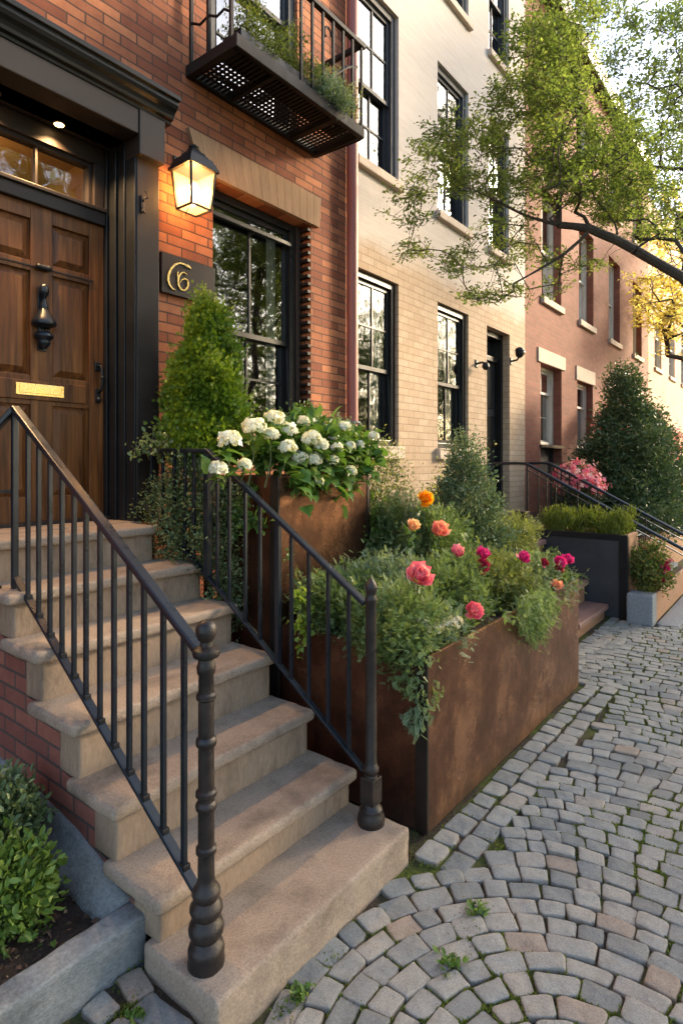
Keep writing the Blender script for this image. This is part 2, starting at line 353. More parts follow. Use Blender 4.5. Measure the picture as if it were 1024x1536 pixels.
M['p_crimson'] = leafmat('crimson_petal', G((0, (.2, .01, .03)), (.5, (.36, .02, .06)), (1, (.6, .06, .16))), .25)
M['p_orange'] = leafmat('orange_petal', G((0, (.85, .24, .01)), (.5, (.94, .44, .015)), (1, (.98, .65, .06))), .3)
M['p_peach'] = leafmat('peach_petal', G((0, (.82, .42, .24)), (.5, (.9, .6, .38)), (1, (.94, .76, .52))), .3)
M['p_mix'] = leafmat('coral_yellow_petal', G((0, (.84, .18, .2)), (.5, (.9, .42, .34)), (1, (.95, .66, .36))), .3)
M['p_azalea'] = leafmat('azalea_petal', G((0, (.70, .05, .16)), (.45, (.84, .24, .34)), (1, (.93, .82, .8))), .3)
M['p_lace'] = leafmat('pale_lace_petal', G((0, (.34, .32, .2)), (.5, (.55, .5, .36)), (1, (.72, .66, .54))), .25)
M['terracotta'] = surf('terracotta', (.35, .1, .05), (.45, .15, .08), 10, .8, .85, .2, 50, .002)
# ------------------------------------------------------------------ leaf meshes
def T(v, f): return np.array(v, float), f
T_leaf = T([(0,0,0),(.5,.5,.1),(1,0,-.08),(.5,-.5,.1)], [(0,2,1),(0,3,2)])
T_oval = T([(0,0,0),(.28,.42,.09),(.68,.4,.05),(1,0,-.14),(.68,-.4,.05),(.28,-.42,.09)], [(0,3,2,1),(0,5,4,3)])
_sv = [(0,0,0)]; _sf = []
for _i in range(7):
    _q = R(-60+20*_i); _L = 1-.28*abs(_i-3)/3; _d = (math.cos(_q), math.sin(_q)); _p = (-_d[1], _d[0])
    _b = len(_sv); _zz = .05*math.sin(_i*2.1)
    _sv += [(_d[0]*.5*_L+_p[0]*.075, _d[1]*.5*_L+_p[1]*.075, _zz+.03), (_d[0]*_L, _d[1]*_L, _zz*2-.03), (_d[0]*.5*_L-_p[0]*.075, _d[1]*.5*_L-_p[1]*.075, _zz-.02)]
    _sf += [(0, _b, _b+1, _b+2)]
T_spray = T(_sv, _sf)
_sv = []; _sf = []
for _i in range(6):
    _t = .1+.15*_i; _L = .38*(1-.1*_i)
    for _s in (1, -1):
        _b = len(_sv); _sv += [(_t, 0, 0), (_t+.02, _s*_L*.55, .05), (_t+.16, _s*_L, -.02), (_t+.14, _s*_L*.4, .02)]; _sf += [(_b, _b+1, _b+2, _b+3)]
_b = len(_sv); _sv += [(.0, -.012, 0), (.0, .012, 0), (1.1, 0, -.06)]; _sf += [(_b, _b+1, _b+2)]
T_frond = T(_sv, _sf)
T_blade = T([(0,-.5,0),(0,.5,0),(.55,.35,.06),(.55,-.35,.06),(1,0,.22)], [(0,1,2,3),(3,2,4)])
_sv = []; _sf = []
for _i in range(4):
    _q = _i*math.pi/2; _d = (math.cos(_q), math.sin(_q)); _p = (-_d[1], _d[0]); _b = len(_sv)
    _sv += [(0,0,0), (_d[0]*.6+_p[0]*.42, _d[1]*.6+_p[1]*.42, .12), (_d[0]*1., _d[1]*1., .06), (_d[0]*.6-_p[0]*.42, _d[1]*.6-_p[1]*.42, .12)]
    _sf += [(_b, _b+3, _b+2, _b+1)]
T_floret = T(_sv, _sf)
# cupped petal for peonies: 4x4 grid
_sv = []; _sf = []
for _i in range(4):
    for _j in range(4):
        _t = _i/3; _s = (_j-1.5)/1.5; _w = (.25+.55*math.sin(_t*2.1))
        _sv.append((_t, _s*_w*.6, .55*_t*_t+.18*_s*_s*_t-.05*((_j % 2)*(_i == 3))))
for _i in range(3):
    for _j in range(3): _b = _i*4+_j; _sf.append((_b, _b+1, _b+5, _b+4))
T_petal = T(_sv, _sf)
def big_leaf():
    v = [(0,0,0)]; n = 7
    for i in range(1, n): v.append((i/n, 0, .06*math.sin(i/n*3)-.16*(i/n)**2))
    v.append((1, 0, -.2)); f = []
    for s in (1, -1):
        b = len(v)
        for i in range(1, n):
            t = i/n; w = .46*math.sin(math.pi*t**.75)**.8+(.03 if i % 2 else -.02)
            v.append((t-.03, s*w, .1*math.sin(t*3)+.05-.12*t*t))
        for i in range(1, n-1):
            q = (i, i+1, b+i, b+i-1); f.append(q if s > 0 else q[::-1])
        f.append((0, 1, b) if s > 0 else (b, 1, 0)); f.append((n-1, n, b+n-2) if s > 0 else (b+n-2, n, n-1))
    return T(v, f)
T_big = big_leaf()
def unit(a): return a/np.maximum(np.linalg.norm(a, axis=-1, keepdims=True), 1e-9)
def frames(D, rng, upbias=None):
    D = unit(D); ref = rng.normal(size=D.shape)
    if upbias is not None: ref = ref*(1-upbias)+np.array([0, 0, 1.])*upbias*2
    Zv = unit(ref-(ref*D).sum(1, keepdims=True)*D); Yv = np.cross(Zv, D)
    return np.stack([D, Yv, Zv], axis=2)
def scatter(name, tpl, P, Fr, L, W, tint, mat, parent=None, kind=None, smooth=False):
    tv, tf = tpl; n = len(P); k = len(tv)
    S = np.stack([L, W, L], axis=1)[:, None, :]*tv[None]
    V = np.einsum('nij,nkj->nki', Fr, S)+P[:, None, :]
    V = V.reshape(-1, 3); me = bpy.data.meshes.new(name)
    lens = np.array([len(f) for f in tf]); flat = np.concatenate([np.array(f) for f in tf])
    li = (flat[None, :]+(np.arange(n)*k)[:, None]).reshape(-1)
    lt = np.tile(lens, n); ls = np.concatenate([[0], np.cumsum(lt)[:-1]])
    me.vertices.add(n*k); me.vertices.foreach_set('co', V.reshape(-1).astype(np.float32))
    me.loops.add(len(li)); me.loops.foreach_set('vertex_index', li.astype(np.int32))
    me.polygons.add(len(lt)); me.polygons.foreach_set('loop_start', ls.astype(np.int32)); me.polygons.foreach_set('loop_total', lt.astype(np.int32))
    if smooth: me.polygons.foreach_set('use_smooth', np.ones(len(lt), bool))
    me.update(calc_edges=True); me.validate()
    a = me.attributes.new('tint', 'FLOAT', 'POINT'); a.data.foreach_set('value', np.repeat(np.clip(tint, 0, 1), k).astype(np.float32))
    return link(name, me, mat, parent, kind)
def blob(n, c, rad, rng, shape='ball', inner=.45, lump=.22):
    bullet = shape == 'bullet'; shape = 'cone' if bullet else shape
    """cluster centres through a crown's volume, with a lumpy outline"""
    if shape == 'cone':
        t = 1-np.sqrt(rng.random(n)); q = rng.random(n)*2*np.pi; rr = np.sqrt(inner**2+(1-inner**2)*rng.random(n))
        prof = ((1-t**1.5)**.9*np.minimum(1, (t+.16)/.3)**.5 if bullet else (1-t)**.85*np.minimum(1, (t+.12)/.2)**.5)+.06
        D = np.stack([np.cos(q), np.sin(q), 0*q+.35], 1)
        lm = np.array([1+lump*noise.noise(Vector((math.cos(a)*1.6, math.sin(a)*1.6, b*5))) for a, b in zip(q, t)])
        P = np.stack([np.cos(q)*prof*rr*lm*rad[0], np.sin(q)*prof*rr*lm*rad[1], t*rad[2]], 1)
    else:
        D = unit(rng.normal(size=(n, 3)))
        if shape == 'dome': D[:, 2] = np.abs(D[:, 2])*1.1-.12; D = unit(D)
        rr = (inner**3+(1-inner**3)*rng.random(n))**(1/3)
        lm = np.array([1+lump*2*noise.noise(Vector(d)*1.9+Vector(c)*3) for d in D])
        P = D*(rr*lm)[:, None]*np.array(rad)
    return P+np.array(c), D
def leafcloud(name, C, D, per, spread, L, W, mat, parent, rng, tpl=T_leaf, up=.35, out=.7, rand=.8, upn=.35, kind=None, droop=0):
    n = len(C); P = np.repeat(C, per, 0)+rng.normal(size=(n*per, 3))*spread
    Dd = np.repeat(D, per, 0)*out+rng.normal(size=(n*per, 3))*rand+np.array([0, 0, up-droop])
    ct = np.repeat(rng.random(n), per); t = .55*ct+.45*rng.random(n*per)
    s = .65+.6*rng.random(n*per)
    return scatter(name, tpl, P, frames(Dd, rng, upn), L*s, W*s, t, mat, parent, kind)
def skeleton(root, C, r0=.004, exp=.5, curve=.12, rmin=.0015, extra=None, rng=None, sides=5, rroot=None):
    """branches joining the root (and given limb nodes) to every cluster"""
    nodes = [Vector(root)]; par = [-1]
    if extra:
        for chain, attach in extra:
            prev = attach
            for p in chain:
                nodes.append(Vector(p)); par.append(prev); prev = len(nodes)-1
    arr = np.zeros((len(nodes)+len(C)*3+10, 3)); arr[:len(nodes)] = [tuple(p) for p in nodes]
    order = np.argsort(np.linalg.norm(C-np.array(root), axis=1))
    for i in order:
        p = C[i]; dd = np.linalg.norm(arr[:len(nodes)]-p, axis=1); j = int(dd.argmin()); L = dd[j]
        k = 2 if L > .1 else 1; prev = j; a = nodes[j]
        for s in range(1, k+1):
            q = a.lerp(Vector(p), s/k)
            if s < k: q = q+Vector((rng.normal(), rng.normal(), rng.normal()+.5))*L*curve*.5
            nodes.append(q); par.append(prev); arr[len(nodes)-1] = q; prev = len(nodes)-1
    cnt = [0]*len(nodes)
    for i in range(len(nodes)-1, 0, -1):
        cnt[i] = max(cnt[i], 1); cnt[par[i]] += cnt[i]
    if rroot: r0 = rroot/max(cnt[0], 1)**exp
    rad = [max(rmin, r0*c**exp) for c in cnt]
    mb = MB()
    for i in range(1, len(nodes)):
        j = par[i]
        if (nodes[i]-nodes[j]).length < 1e-4: continue
        mb.tube([nodes[j], nodes[i]], [min(rad[j], rad[i]*1.35), rad[i]], sides if rad[i] < .012 else 9, True, 0, False)
    return mb
def shrub(name, label, cat, base, c, rad, n, per, spread, L, W, mat, seed, shape='ball', tpl=T_leaf, group=None, stem='twig', inner=.45, lump=.22, stems=True, cut=None, **kw):
    rng = np.random.default_rng(seed)
    o = thing(name, label, cat, base, group)
    C, D = blob(n, c, rad, rng, shape, inner, lump)
    if cut is not None:
        k = cut(C); C = C[k]; D = D[k]
    leafcloud('foliage', C, D, per, spread, L, W, M[mat], o, rng, tpl, **kw)
    if stems:
        sub = C[rng.permutation(len(C))[:min(len(C), 160)]]
        skeleton(base, sub, .0022, .42, rng=rng).build('stem', M[stem], o)
    return o, rng
# ================================================================== SETTING: ground and paving
g = MB(); g.quad((-60, -60, -.014), (160, -60, -.014), (160, 60, -.014), (-60, 60, -.014)).build('ground', M['joint'], None, 'structure')
def cobbles():
    rng = random.Random(3)
    a1 = R(116.7); n1 = Vector((math.cos(a1), math.sin(a1))); t1 = Vector((n1.y, -n1.x)); n2 = Vector((1, 0)); t2 = Vector((0, -1))
    Cc = Vector((1.58, .46)); tanh_ = math.tan(a1/2)
    def arc(d, s, dm=None):
        if d > 0 or (dm or 0) > 0:
            dm = max(dm if dm is not None else d, .03); Larc = dm*a1
            if s < 0: p = Cc+n1*d+t1*s
            elif s < Larc:
                q = a1-s/dm; p = Cc+Vector((math.cos(q), math.sin(q)))*d
            else: p = Cc+n2*d+t2*(s-Larc)
        else:
            s0 = -(dm if dm is not None else d)*tanh_
            p = Cc+n1*d+t1*(s-s0) if s < 0 else Cc+n2*d+t2*(s+s0)
        w = Vector((noise.noise(Vector((p.x*1.1, p.y*1.1, 3))), noise.noise(Vector((p.x*1.1, p.y*1.1, 9)))))
        return p+w*.075
    V = []; F = []; TI = []; RM = []; OUT = []
    NS = 20
    def stone(fn, a, b, d0, d1, keep):
        f0 = fn; dm = (d0+d1)/2
        sg = 1 if a+b > 0 else -1
        if f0 is arc: fn = lambda dd, s_: arc(dd, s_ if dm > 0 else (max(s_, .002) if sg > 0 else min(s_, -.002)), dm)
        ca = fn((d0+d1)/2, (a+b)/2)
        if not keep(ca): return
        tint = min(1, max(0, rng.random()*.9 if rng.random() < .93 else rng.uniform(.86, 1)))
        hz = rng.uniform(-.005, .005); tilt = (rng.uniform(-.03, .03), rng.uniform(-.03, .03)); e = rng.uniform(.16, .36)
        js = [rng.uniform(-.006, .006) for _ in range(8)]; seed = rng.random()*50
        ring = []
        for k in range(NS):
            q = 2*math.pi*(k+.5)/NS; cx, sy = math.cos(q), math.sin(q)
            x = math.copysign(abs(cx)**e, cx); y = math.copysign(abs(sy)**e, sy)
            u = (x+1)/2; v = (y+1)/2
            # four corner jitters, bilinear
            jx = js[0]*(1-u)*(1-v)+js[1]*u*(1-v)+js[2]*u*v+js[3]*(1-u)*v
            jy = js[4]*(1-u)*(1-v)+js[5]*u*(1-v)+js[6]*u*v+js[7]*(1-u)*v
            wob = .0065*noise.noise(Vector((cx*1.7, sy*1.7, seed)))
            ring.append((a+(b-a)*u+jx+wob*x, d0+(d1-d0)*v+jy+wob*y))
        mx = sum(p[0] for p in ring)/NS; my = sum(p[1] for p in ring)/NS
        base = len(V)
        prof = [(1.0, -.03, 1), (1.0, -.006, 1), (.99, -.0018, .9), (.962, .0005, .5), (.9, .0014, .12), (.55, .002, 0), (.2, .002, 0)]
        for sc, z, rim in prof:
            for (s, d) in ring:
                p = fn(my+(d-my)*sc, mx+(s-mx)*sc)
                zz = z+hz+(s-mx)*tilt[0]+(d-my)*tilt[1]+(.0028*noise.noise(Vector((p.x*26, p.y*26, seed)))+.0018*noise.noise(Vector((p.x*70, p.y*70, seed))) if z > -.02 else 0)
                V.append((p.x, p.y, zz)); TI.append(tint); RM.append(rim*.8)
        m = len(prof)
        for i in range(m-1):
            for k in range(NS): F.append((base+i*NS+k, base+i*NS+(k+1) % NS, base+(i+1)*NS+(k+1) % NS, base+(i+1)*NS+k))
        F.append(tuple(base+(m-1)*NS+k for k in range(NS)))
        OUT.append([fn(d, s) for s, d in ring[::2]])
    def free(p):
        x, y = p.x, p.y
        if x < .2 or y < -1.6 or x > 13: return False
        if 1.08 < x < 2.17 and y > 1.30: return False
        if x <= 1.16 and y > 1.66: return False
        if .3 < x < 1.16 and y > 1.36: return False
        if 2.20 < x < 4.75 and y > 1.09: return False
        if x > 4.75 and y > (1.62 if x < 6.75 else 1.18): return False
        return True
    d = -2.4
    while d < 10.8:
        w = rng.uniform(.082, .104)
        L = max(d, 0)*a1
        for side in (0, 1):
            if d > 0 and side == 0: s, s1 = -2.2, L+3
            elif d > 0: continue
            else: s, s1 = (-3., 0) if side == 0 else (0, 3.)
            s += rng.uniform(0, .12)
            while s < s1:
                b = rng.uniform(.088, .14) if rng.random() < .92 else rng.uniform(.14, .165)
                e = min(s+b, s1) if d <= 0 and side == 0 else s+b
                if e-s > .05:
                    gp = rng.uniform(.002, .008)
                    stone(arc, s+gp/2, e-gp/2, d+gp/2, d+w-gp/2, free)
                s += b
        d += w
    # border rows along the planter and the far front gardens
    for row, y0, y1, x0, x1 in ((0, 1.10, 1.215, 2.2, 4.76), (1, 1.22, 1.335, 2.2, 4.76), (2, 1.34, 1.455, 4.7, 6.74), (3, 1.46, 1.575, 4.7, 6.8), (4, 1.58, 1.68, 4.7, 6.86)):
        x = x0
        while x < x1:
            b = rng.uniform(.1, .16); fn = lambda dd, s: Vector((s, dd+.012*noise.noise(Vector((s*2, dd, 1)))))
            stone(fn, x+.006, x+b-.006, y0+.005, y1-.005, lambda p: True); x += b
    # big setts beside the bottom step
    for (x, y, l, w, r_, t) in ((1.045, 1.50, .10, .19, .06, .08), (.93, 1.50, .10, .20, -.02, .2), (1.06, 1.655, .075, .12, -.12, .99), (.955, 1.665, .085, .10, .1, .45), (.84, 1.62, .08, .13, .05, .6), (1.03, 1.345, .1, .1, .05, .3), (.92, 1.33, .1, .11, 0, .15), (.81, 1.46, .1, .18, 0, .3), (.69, 1.5, .1, .2, .03, .2), (.57, 1.5, .12, .2, 0, .4), (.44, 1.5, .12, .2, 0, .1), (.74, 1.65, .08, .1, .1, .5)):
        fn = lambda dd, s, x=x, y=y, r_=r_: Vector((x+s*math.cos(r_)-dd*math.sin(r_), y+s*math.sin(r_)+dd*math.cos(r_)))
        n0 = len(TI); stone(fn, -l/2, l/2, -w/2, w/2, lambda p: True)
        for i in range(n0, len(TI)): TI[i] = t; V[i] = (V[i][0], V[i][1], V[i][2]+.062)
    me = bpy.data.meshes.new('cobblestone_pavement'); me.from_pydata(V, [], F)
    me.polygons.foreach_set('use_smooth', [True]*len(F)); me.update()
    for nm, dat in (('tint', TI), ('rim', RM)):
        a = me.attributes.new(nm, 'FLOAT', 'POINT'); a.data.foreach_set('value', dat)
    link('cobblestone_pavement', me, M['cobble'], None, 'structure')
    return OUT
OUTL = cobbles()
eb = MB(); nx, ny = 40, 16
for i in range(nx):
    for j in range(ny):
        f = lambda a, b: (.2+.915*a/nx, 1.25+.48*b/ny, -.012+.055*min(1, b/5)+.012*noise.noise(Vector((a*.5, b*.5, 2))))
        eb.add([f(i, j), f(i+1, j), f(i+1, j+1), f(i, j+1)], [(0,1,2,3)], True)
eb.build('earth_strip', M['joint'], None, 'structure')
# moss growing in the joints
def moss():
    rng = np.random.default_rng(5); P = []
    for o in OUTL:
        cx = sum(p.x for p in o)/len(o); cy = sum(p.y for p in o)/len(o)
        if cx > 8 or cy < -.6: continue
        dens = noise.noise(Vector((cx*1.5, cy*1.5, 2)))+.25*noise.noise(Vector((cx*6, cy*6, 5)))+.16
        if 1.6 < cx < 2.5 and cy > .7: dens += .12
        if dens < .0: continue
        for i in range(len(o)):
            a, b = o[i], o[(i+1) % len(o)]
            if noise.noise(Vector((a.x*7, a.y*7, 8)))+dens*.8 < .12: continue
            for _ in range(int(9+20*dens)):
                p = a.lerp(b, rng.random()); dx, dy = p.x-cx, p.y-cy; k = 1.02+.07*rng.random()
                P.append((cx+dx*k, cy+dy*k, -.009+.005*rng.random()))
    for x, y, r_, n_ in ((2.24, 1.30, .06, 260), (2.16, 1.20, .05, 120), (1.35, 1.27, .035, 160), (1.6, 1.28, .03, 120), (1.005, 1.62, .03, 10), (1.10, 1.70, .03, 10), (2.05, .98, .05, 250), (1.78, .93, .04, 220), (.86, 1.55, .06, 10), (2.5, 1.08, .05, 140)):
        for _ in range(n_): P.append((x+rng.normal()*r_, y+rng.normal()*r_*.6, -.012+.012*rng.random()))
    for x, y, r_, n_ in ((1.005, 1.60, .03, 420), (1.08, 1.70, .035, 200), (.9, 1.60, .04, 300), (.99, 1.50, .03, 160)):
        for _ in range(n_): P.append((x+rng.normal()*r_, y+rng.normal()*r_*.7, .04+.02*rng.random()))
    P = np.array(P); n = len(P); D = rng.normal(size=(n, 3))*.6+np.array([0, 0, 1.])
    s = .5+.9*rng.random(n)
    scatter('moss', T_blade, P, frames(D, rng), .010*s, .0045*s, rng.random(n), M['moss'], None, 'stuff')
    # a few weeds rooted between the stones
    for k, (x, y, r_, lab) in enumerate(((1.80, .965, .028, 'small bright green weed growing between cobbles left of centre foreground'), (2.09, .99, .03, 'leafy weed tuft in the cobbles below the copper planter corner'), (1.40, 1.262, .022, 'grassy weed at the foot of the bottom brownstone step'), (.995, 1.56, .02, 'mossy weed clump between big setts beside bottom step'))):
        if k < 2: x, y = min((p for o_ in OUTL for p in o_), key=lambda p: (p.x-x)**2+(p.y-y)**2)
        q = np.random.default_rng(90+k); m = 46; r_ = r_*.7; C = np.stack([x+q.normal(size=m)*r_, y+q.normal(size=m)*r_, (.05 if k == 3 else 0)+.012*q.random(m)], 1)
        Dd = np.stack([q.normal(size=m), q.normal(size=m), .6+q.random(m)], 1)
        o = scatter('weed', T_oval, C, frames(Dd, q, .4), .026*(.6+.7*q.random(m)), .016*(.6+.6*q.random(m)), q.random(m), M['lf_shrub'], None)
        tag(o, lab, 'weed', 'weeds between the cobbles')
moss()
# dark planting ground along the house fronts
MB().box(2.17, 5.88, 2.62, 3.3, -.02, .55).build('garden_soil', M['soil'], None, 'structure')
# ================================================================== BRICK TOWNHOUSE
YF = 3.3
def facade(mb, x0, x1, z0, z1, ops, y=YF, depth=.22):
    xs = sorted({x0, x1, *[o[0] for o in ops], *[o[1] for o in ops]}); zs = sorted({z0, z1, *[o[2] for o in ops], *[o[3] for o in ops]})
    for i in range(len(xs)-1):
        for j in range(len(zs)-1):
            cx, cz = (xs[i]+xs[i+1])/2, (zs[j]+zs[j+1])/2
            if any(o[0] < cx < o[1] and o[2] < cz < o[3] for o in ops): continue
            mb.quad((xs[i], y, zs[j]), (xs[i+1], y, zs[j]), (xs[i+1], y, zs[j+1]), (xs[i], y, zs[j+1]))
    for a, b, c, d in ops:
        q = y+depth
        mb.quad((a, y, c), (a, y, d), (a, q, d), (a, q, c)); mb.quad((b, y, c), (b, q, c), (b, q, d), (b, y, d))
        mb.quad((a, y, d), (b, y, d), (b, q, d), (a, q, d)); mb.quad((a, y, c), (a, q, c), (b, q, c), (b, y, c))
def shell(mb, x0, x1, z1, y=YF, yb=9.):
    mb.quad((x0, y, 0), (x0, y, z1), (x0, yb, z1), (x0, yb, 0)); mb.quad((x1, y, 0), (x1, yb, 0), (x1, yb, z1), (x1, y, z1))
    mb.quad((x0, yb, 0), (x0, yb, z1), (x1, yb, z1), (x1, yb, 0)); mb.quad((x0, y, z1), (x1, y, z1), (x1, yb, z1), (x0, yb, z1))
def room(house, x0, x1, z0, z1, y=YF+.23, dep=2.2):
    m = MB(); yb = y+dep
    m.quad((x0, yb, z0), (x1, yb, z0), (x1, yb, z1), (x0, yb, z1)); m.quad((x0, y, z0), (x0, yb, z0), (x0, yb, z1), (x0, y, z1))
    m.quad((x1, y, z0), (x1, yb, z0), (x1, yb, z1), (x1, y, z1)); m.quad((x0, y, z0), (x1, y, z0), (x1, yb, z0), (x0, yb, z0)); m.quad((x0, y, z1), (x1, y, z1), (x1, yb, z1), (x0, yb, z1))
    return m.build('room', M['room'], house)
def window(house, x0, x1, z0, z1, fm='black', y=YF+.12, fw=.055, cols=2, rows=(2, 2), mid=None, sill=None, sillm='sill', lint=None, lintm='lintel', curtain=None, glass='glass', mun=.016):
    """sash window: outer frame > sashes, panes, sill, lintel"""
    f = MB()
    f.box(x0, x0+fw, y-.03, y+.08, z0, z1); f.box(x1-fw, x1, y-.03, y+.08, z0, z1)
    f.box(x0+fw, x1-fw, y-.03, y+.08, z1-fw, z1); f.box(x0+fw, x1-fw, y-.03, y+.08, z0, z0+fw*.9)
    w = f.build('window', M[fm], house, bevel=.006)
    a, b = x0+fw, x1-fw; mid = mid if mid is not None else (z0+z1)/2
    for k, (c, d, yy, rw) in enumerate(((z0+fw*.9, mid+.02, y+.035, rows[0]), (mid-.02, z1-fw, y, rows[1]))):
        s = MB(); st = .038
        s.box(a, a+st, yy, yy+.035, c, d); s.box(b-st, b, yy, yy+.035, c, d); s.box(a+st, b-st, yy, yy+.035, c, c+st); s.box(a+st, b-st, yy, yy+.035, d-st, d)
        ia, ib, ic, id_ = a+st, b-st, c+st, d-st
        for i in range(1, cols): X = ia+(ib-ia)*i/cols; s.box(X-mun/2, X+mun/2, yy+.006, yy+.03, ic, id_)
        for j in range(1, rw): Z = ic+(id_-ic)*j/rw; s.box(ia, ib, yy+.008, yy+.028, Z-mun/2, Z+mun/2)
        s.build('sash', M[fm], w)
        MB().quad((ia, yy+.018, ic), (ib, yy+.018, ic), (ib, yy+.018, id_), (ia, yy+.018, id_)).build('pane', M[glass], w)
    if sill: MB().box(x0-.04, x1+.04, YF-.055, YF+.15, z0-sill, z0-.002).build('sill', M[sillm], w, bevel=.008)
    if lint:
        e = lint[1]; MB().prism([(x0-lint[2], z1+.004), (x1+lint[2], z1+.004), (x1+lint[2]+e, z1+lint[0]), (x0-lint[2]-e, z1+lint[0])], 'y', YF-.025, YF+.2).build('lintel', M[lintm], w, bevel=.008)
    if curtain:
        cm, spans, cz0, cz1 = curtain
        for (u0, u1) in spans:
            q = MB(); n = 26; X0, X1 = a+(b-a)*u0, a+(b-a)*u1; pts = []
            for i in range(n+1):
                t = i/n; pts.append((X0+(X1-X0)*t, y+.13+.018*math.sin(t*(X1-X0)*70)+.006*math.sin(t*31)))
            for i in range(n): q.add([(*pts[i], z0+(z1-z0)*cz0), (*pts[i+1], z0+(z1-z0)*cz0), (*pts[i+1], z0+(z1-z0)*cz1), (*pts[i], z0+(z1-z0)*cz1)], [(0,1,2,3)], True)
            q.build('curtain', M[cm], w)
    return w
H1 = thing('brick_townhouse', 'red brick townhouse with wooden front door and lit lantern beside it', 'house', (1.4, YF, 0))
m = MB(); D0, D1 = .98, 2.07
facade(m, -2.2, 4.355, 0, 10, [(D0, D1, 1.1, 3.68), (2.735, 3.79, 1.93, 3.70), (2.72, 3.62, 4.36, 6.4), (-.6, .4, 2.0, 3.7), (-.6, .4, 4.6, 6.4)])
shell(m, -2.2, 4.355, 10); m.build('wall', M['brick'], H1)
room(H1, 2.6, 4.0, 1.5, 3.9); room(H1, 2.5, 4.0, 4.2, 6.6)
MB().box(-2.3, 4.4, YF-.25, YF-.003, 9.7, 10.1).build('cornice', M['brown'], H1)
# front window
W1 = window(H1, 2.737, 3.70, 1.95, 3.695, 'black', y=YF+.13, fw=.06, cols=2, rows=(2, 1), mid=2.69, curtain=('curtain', ((.86, 1.0), (0, .08)), 0, 1))
for ch in list(W1.children):
    pass
W1b = MB(); W1b.box(2.80, 3.64, YF+.085, YF+.12, 3.50, 3.535); W1b.build('transom_bar', M['black'], W1, bevel=.004)
MB().box(3.702, 3.745, YF+.08, YF+.2, 1.95, 3.695).build('window_casing', M['brown'], W1, bevel=.004)
j = MB(); z = 1.95
k = 0
while z < 3.66:
    dx = .012 if k % 2 else 0; j.box(3.750+dx*.6, 3.7915, YF+.0015, YF+.145, z+.002, z+.026); z += .0655; k += 1
j.build('jamb_notch', M['bronze'], W1)
# lintel over the front window: splayed stone scored with upright joints
LN = MB(); n_ = 15; zb, zt = 3.703, 3.957
for i in range(n_):
    a0, a1_ = i/n_, (i+1)/n_
    bt = lambda t: 2.60+(3.865-2.60)*t
    tp = lambda t: 2.50+(3.885-2.50)*t
    e = .0011
    LN.prism([(bt(a0)+e, zb), (bt(a1_)-e, zb), (tp(a1_)-e, zt), (tp(a0)+e, zt)], 'y', YF-.035, YF+.14)
LN.box(2.62, 3.86, YF-.028, YF+.13, zb+.004, zt-.004)
LN.build('lintel', M['lintel'], W1, bevel=.0008)
MB().box(2.70, 3.83, YF-.06, YF+.12, 1.86, 1.948).build('sill', M['lintel'], W1, bevel=.008)
# balcony door window
window(H1, 2.72, 3.62, 4.36, 6.4, 'slate', y=YF+.06, fw=.07, cols=2, rows=(2, 2), mid=5.28, curtain=('whitecur', ((0, .25), (.75, 1)), 0, 1))
# doorway surround
P = MB()
for x0, x1 in ((2.066, 2.226), (.83, .985)):
    P = MB(); P.box(x0, x1, 3.2, 3.302, 1.335, 3.56); P.build('pilaster', M['brown'], H1, bevel=.006)
q = MB(); q.box(2.05, 2.232, 3.145, 3.302, 3.555, 3.825); q.build('capital', M['brown'], H1, bevel=.006); q = MB(); q.box(.82, 1.0, 3.145, 3.302, 3.555, 3.825); q.build('capital', M['brown'], H1, bevel=.006)
q = MB(); q.box(1.0, 2.05, 3.152, 3.45, 3.672, 3.825); q.build('door_head', M['brown'], H1, bevel=.006)
pr = [(3.30, 3.82), (3.145, 3.82), (3.14, 3.838), (3.118, 3.842), (3.112, 3.86), (3.10, 3.878), (3.078, 3.892), (3.066, 3.91), (3.064, 3.93), (3.045, 3.934), (3.043, 3.962), (3.09, 3.98), (3.30, 4.0)]
q = MB(); q.prism(pr, 'x', .70, 2.275); q.build('door_cornice', M['black'], H1, bevel=.003)
# recess: soffit, stepped jambs
q = MB(); q.box(D0, D1, 3.30, 3.62, 3.672, 3.70); q.build('soffit', M['brown'], H1)
for sx in (1, -1):
    q = MB(); X = (lambda d: (2.066-d if sx > 0 else .985+d))
    def bx(d0, d1, y0, y1): a_, b_ = sorted((X(d0), X(d1))); q.box(a_, b_, y0, y1, 1.335, 3.672)
    bx(0, .012, 3.204, 3.30); bx(-.01, .022, 3.30, 3.36); bx(0, .012, 3.36, 3.385); bx(-.01, .03, 3.385, 3.455); bx(0, .02, 3.455, 3.47); bx(-.01, .042, 3.47, 3.6)
    q.build('door_jamb', M['black'], H1, bevel=.004)
# transom light over the door
q = MB(); q.box(1.02, 2.02, 3.47, 3.6, 3.185, 3.27); q.box(1.02, 2.02, 3.452, 3.5, 3.262, 3.288)
q.box(1.02, 2.02, 3.49, 3.6, 3.565, 3.672); q.box(1.955, 2.02, 3.49, 3.6, 3.288, 3.565); q.box(1.02, 1.09, 3.49, 3.6, 3.288, 3.565)
q.box(1.93, 1.957, 3.515, 3.58, 3.288, 3.565); q.box(1.09, 1.93, 3.515, 3.58, 3.54, 3.566); q.box(1.09, 1.93, 3.515, 3.58, 3.288, 3.305)
tw = q.build('transom_window', M['brown'], H1, bevel=.005)
MB().box(1.615, 1.628, 3.53, 3.56, 3.30, 3.545).build('glazing_bar', M['brown'], tw)
MB().quad((1.09, 3.555, 3.30), (1.93, 3.555, 3.30), (1.93, 3.555, 3.545), (1.09, 3.555, 3.545)).build('pane', M['glass2'], tw)
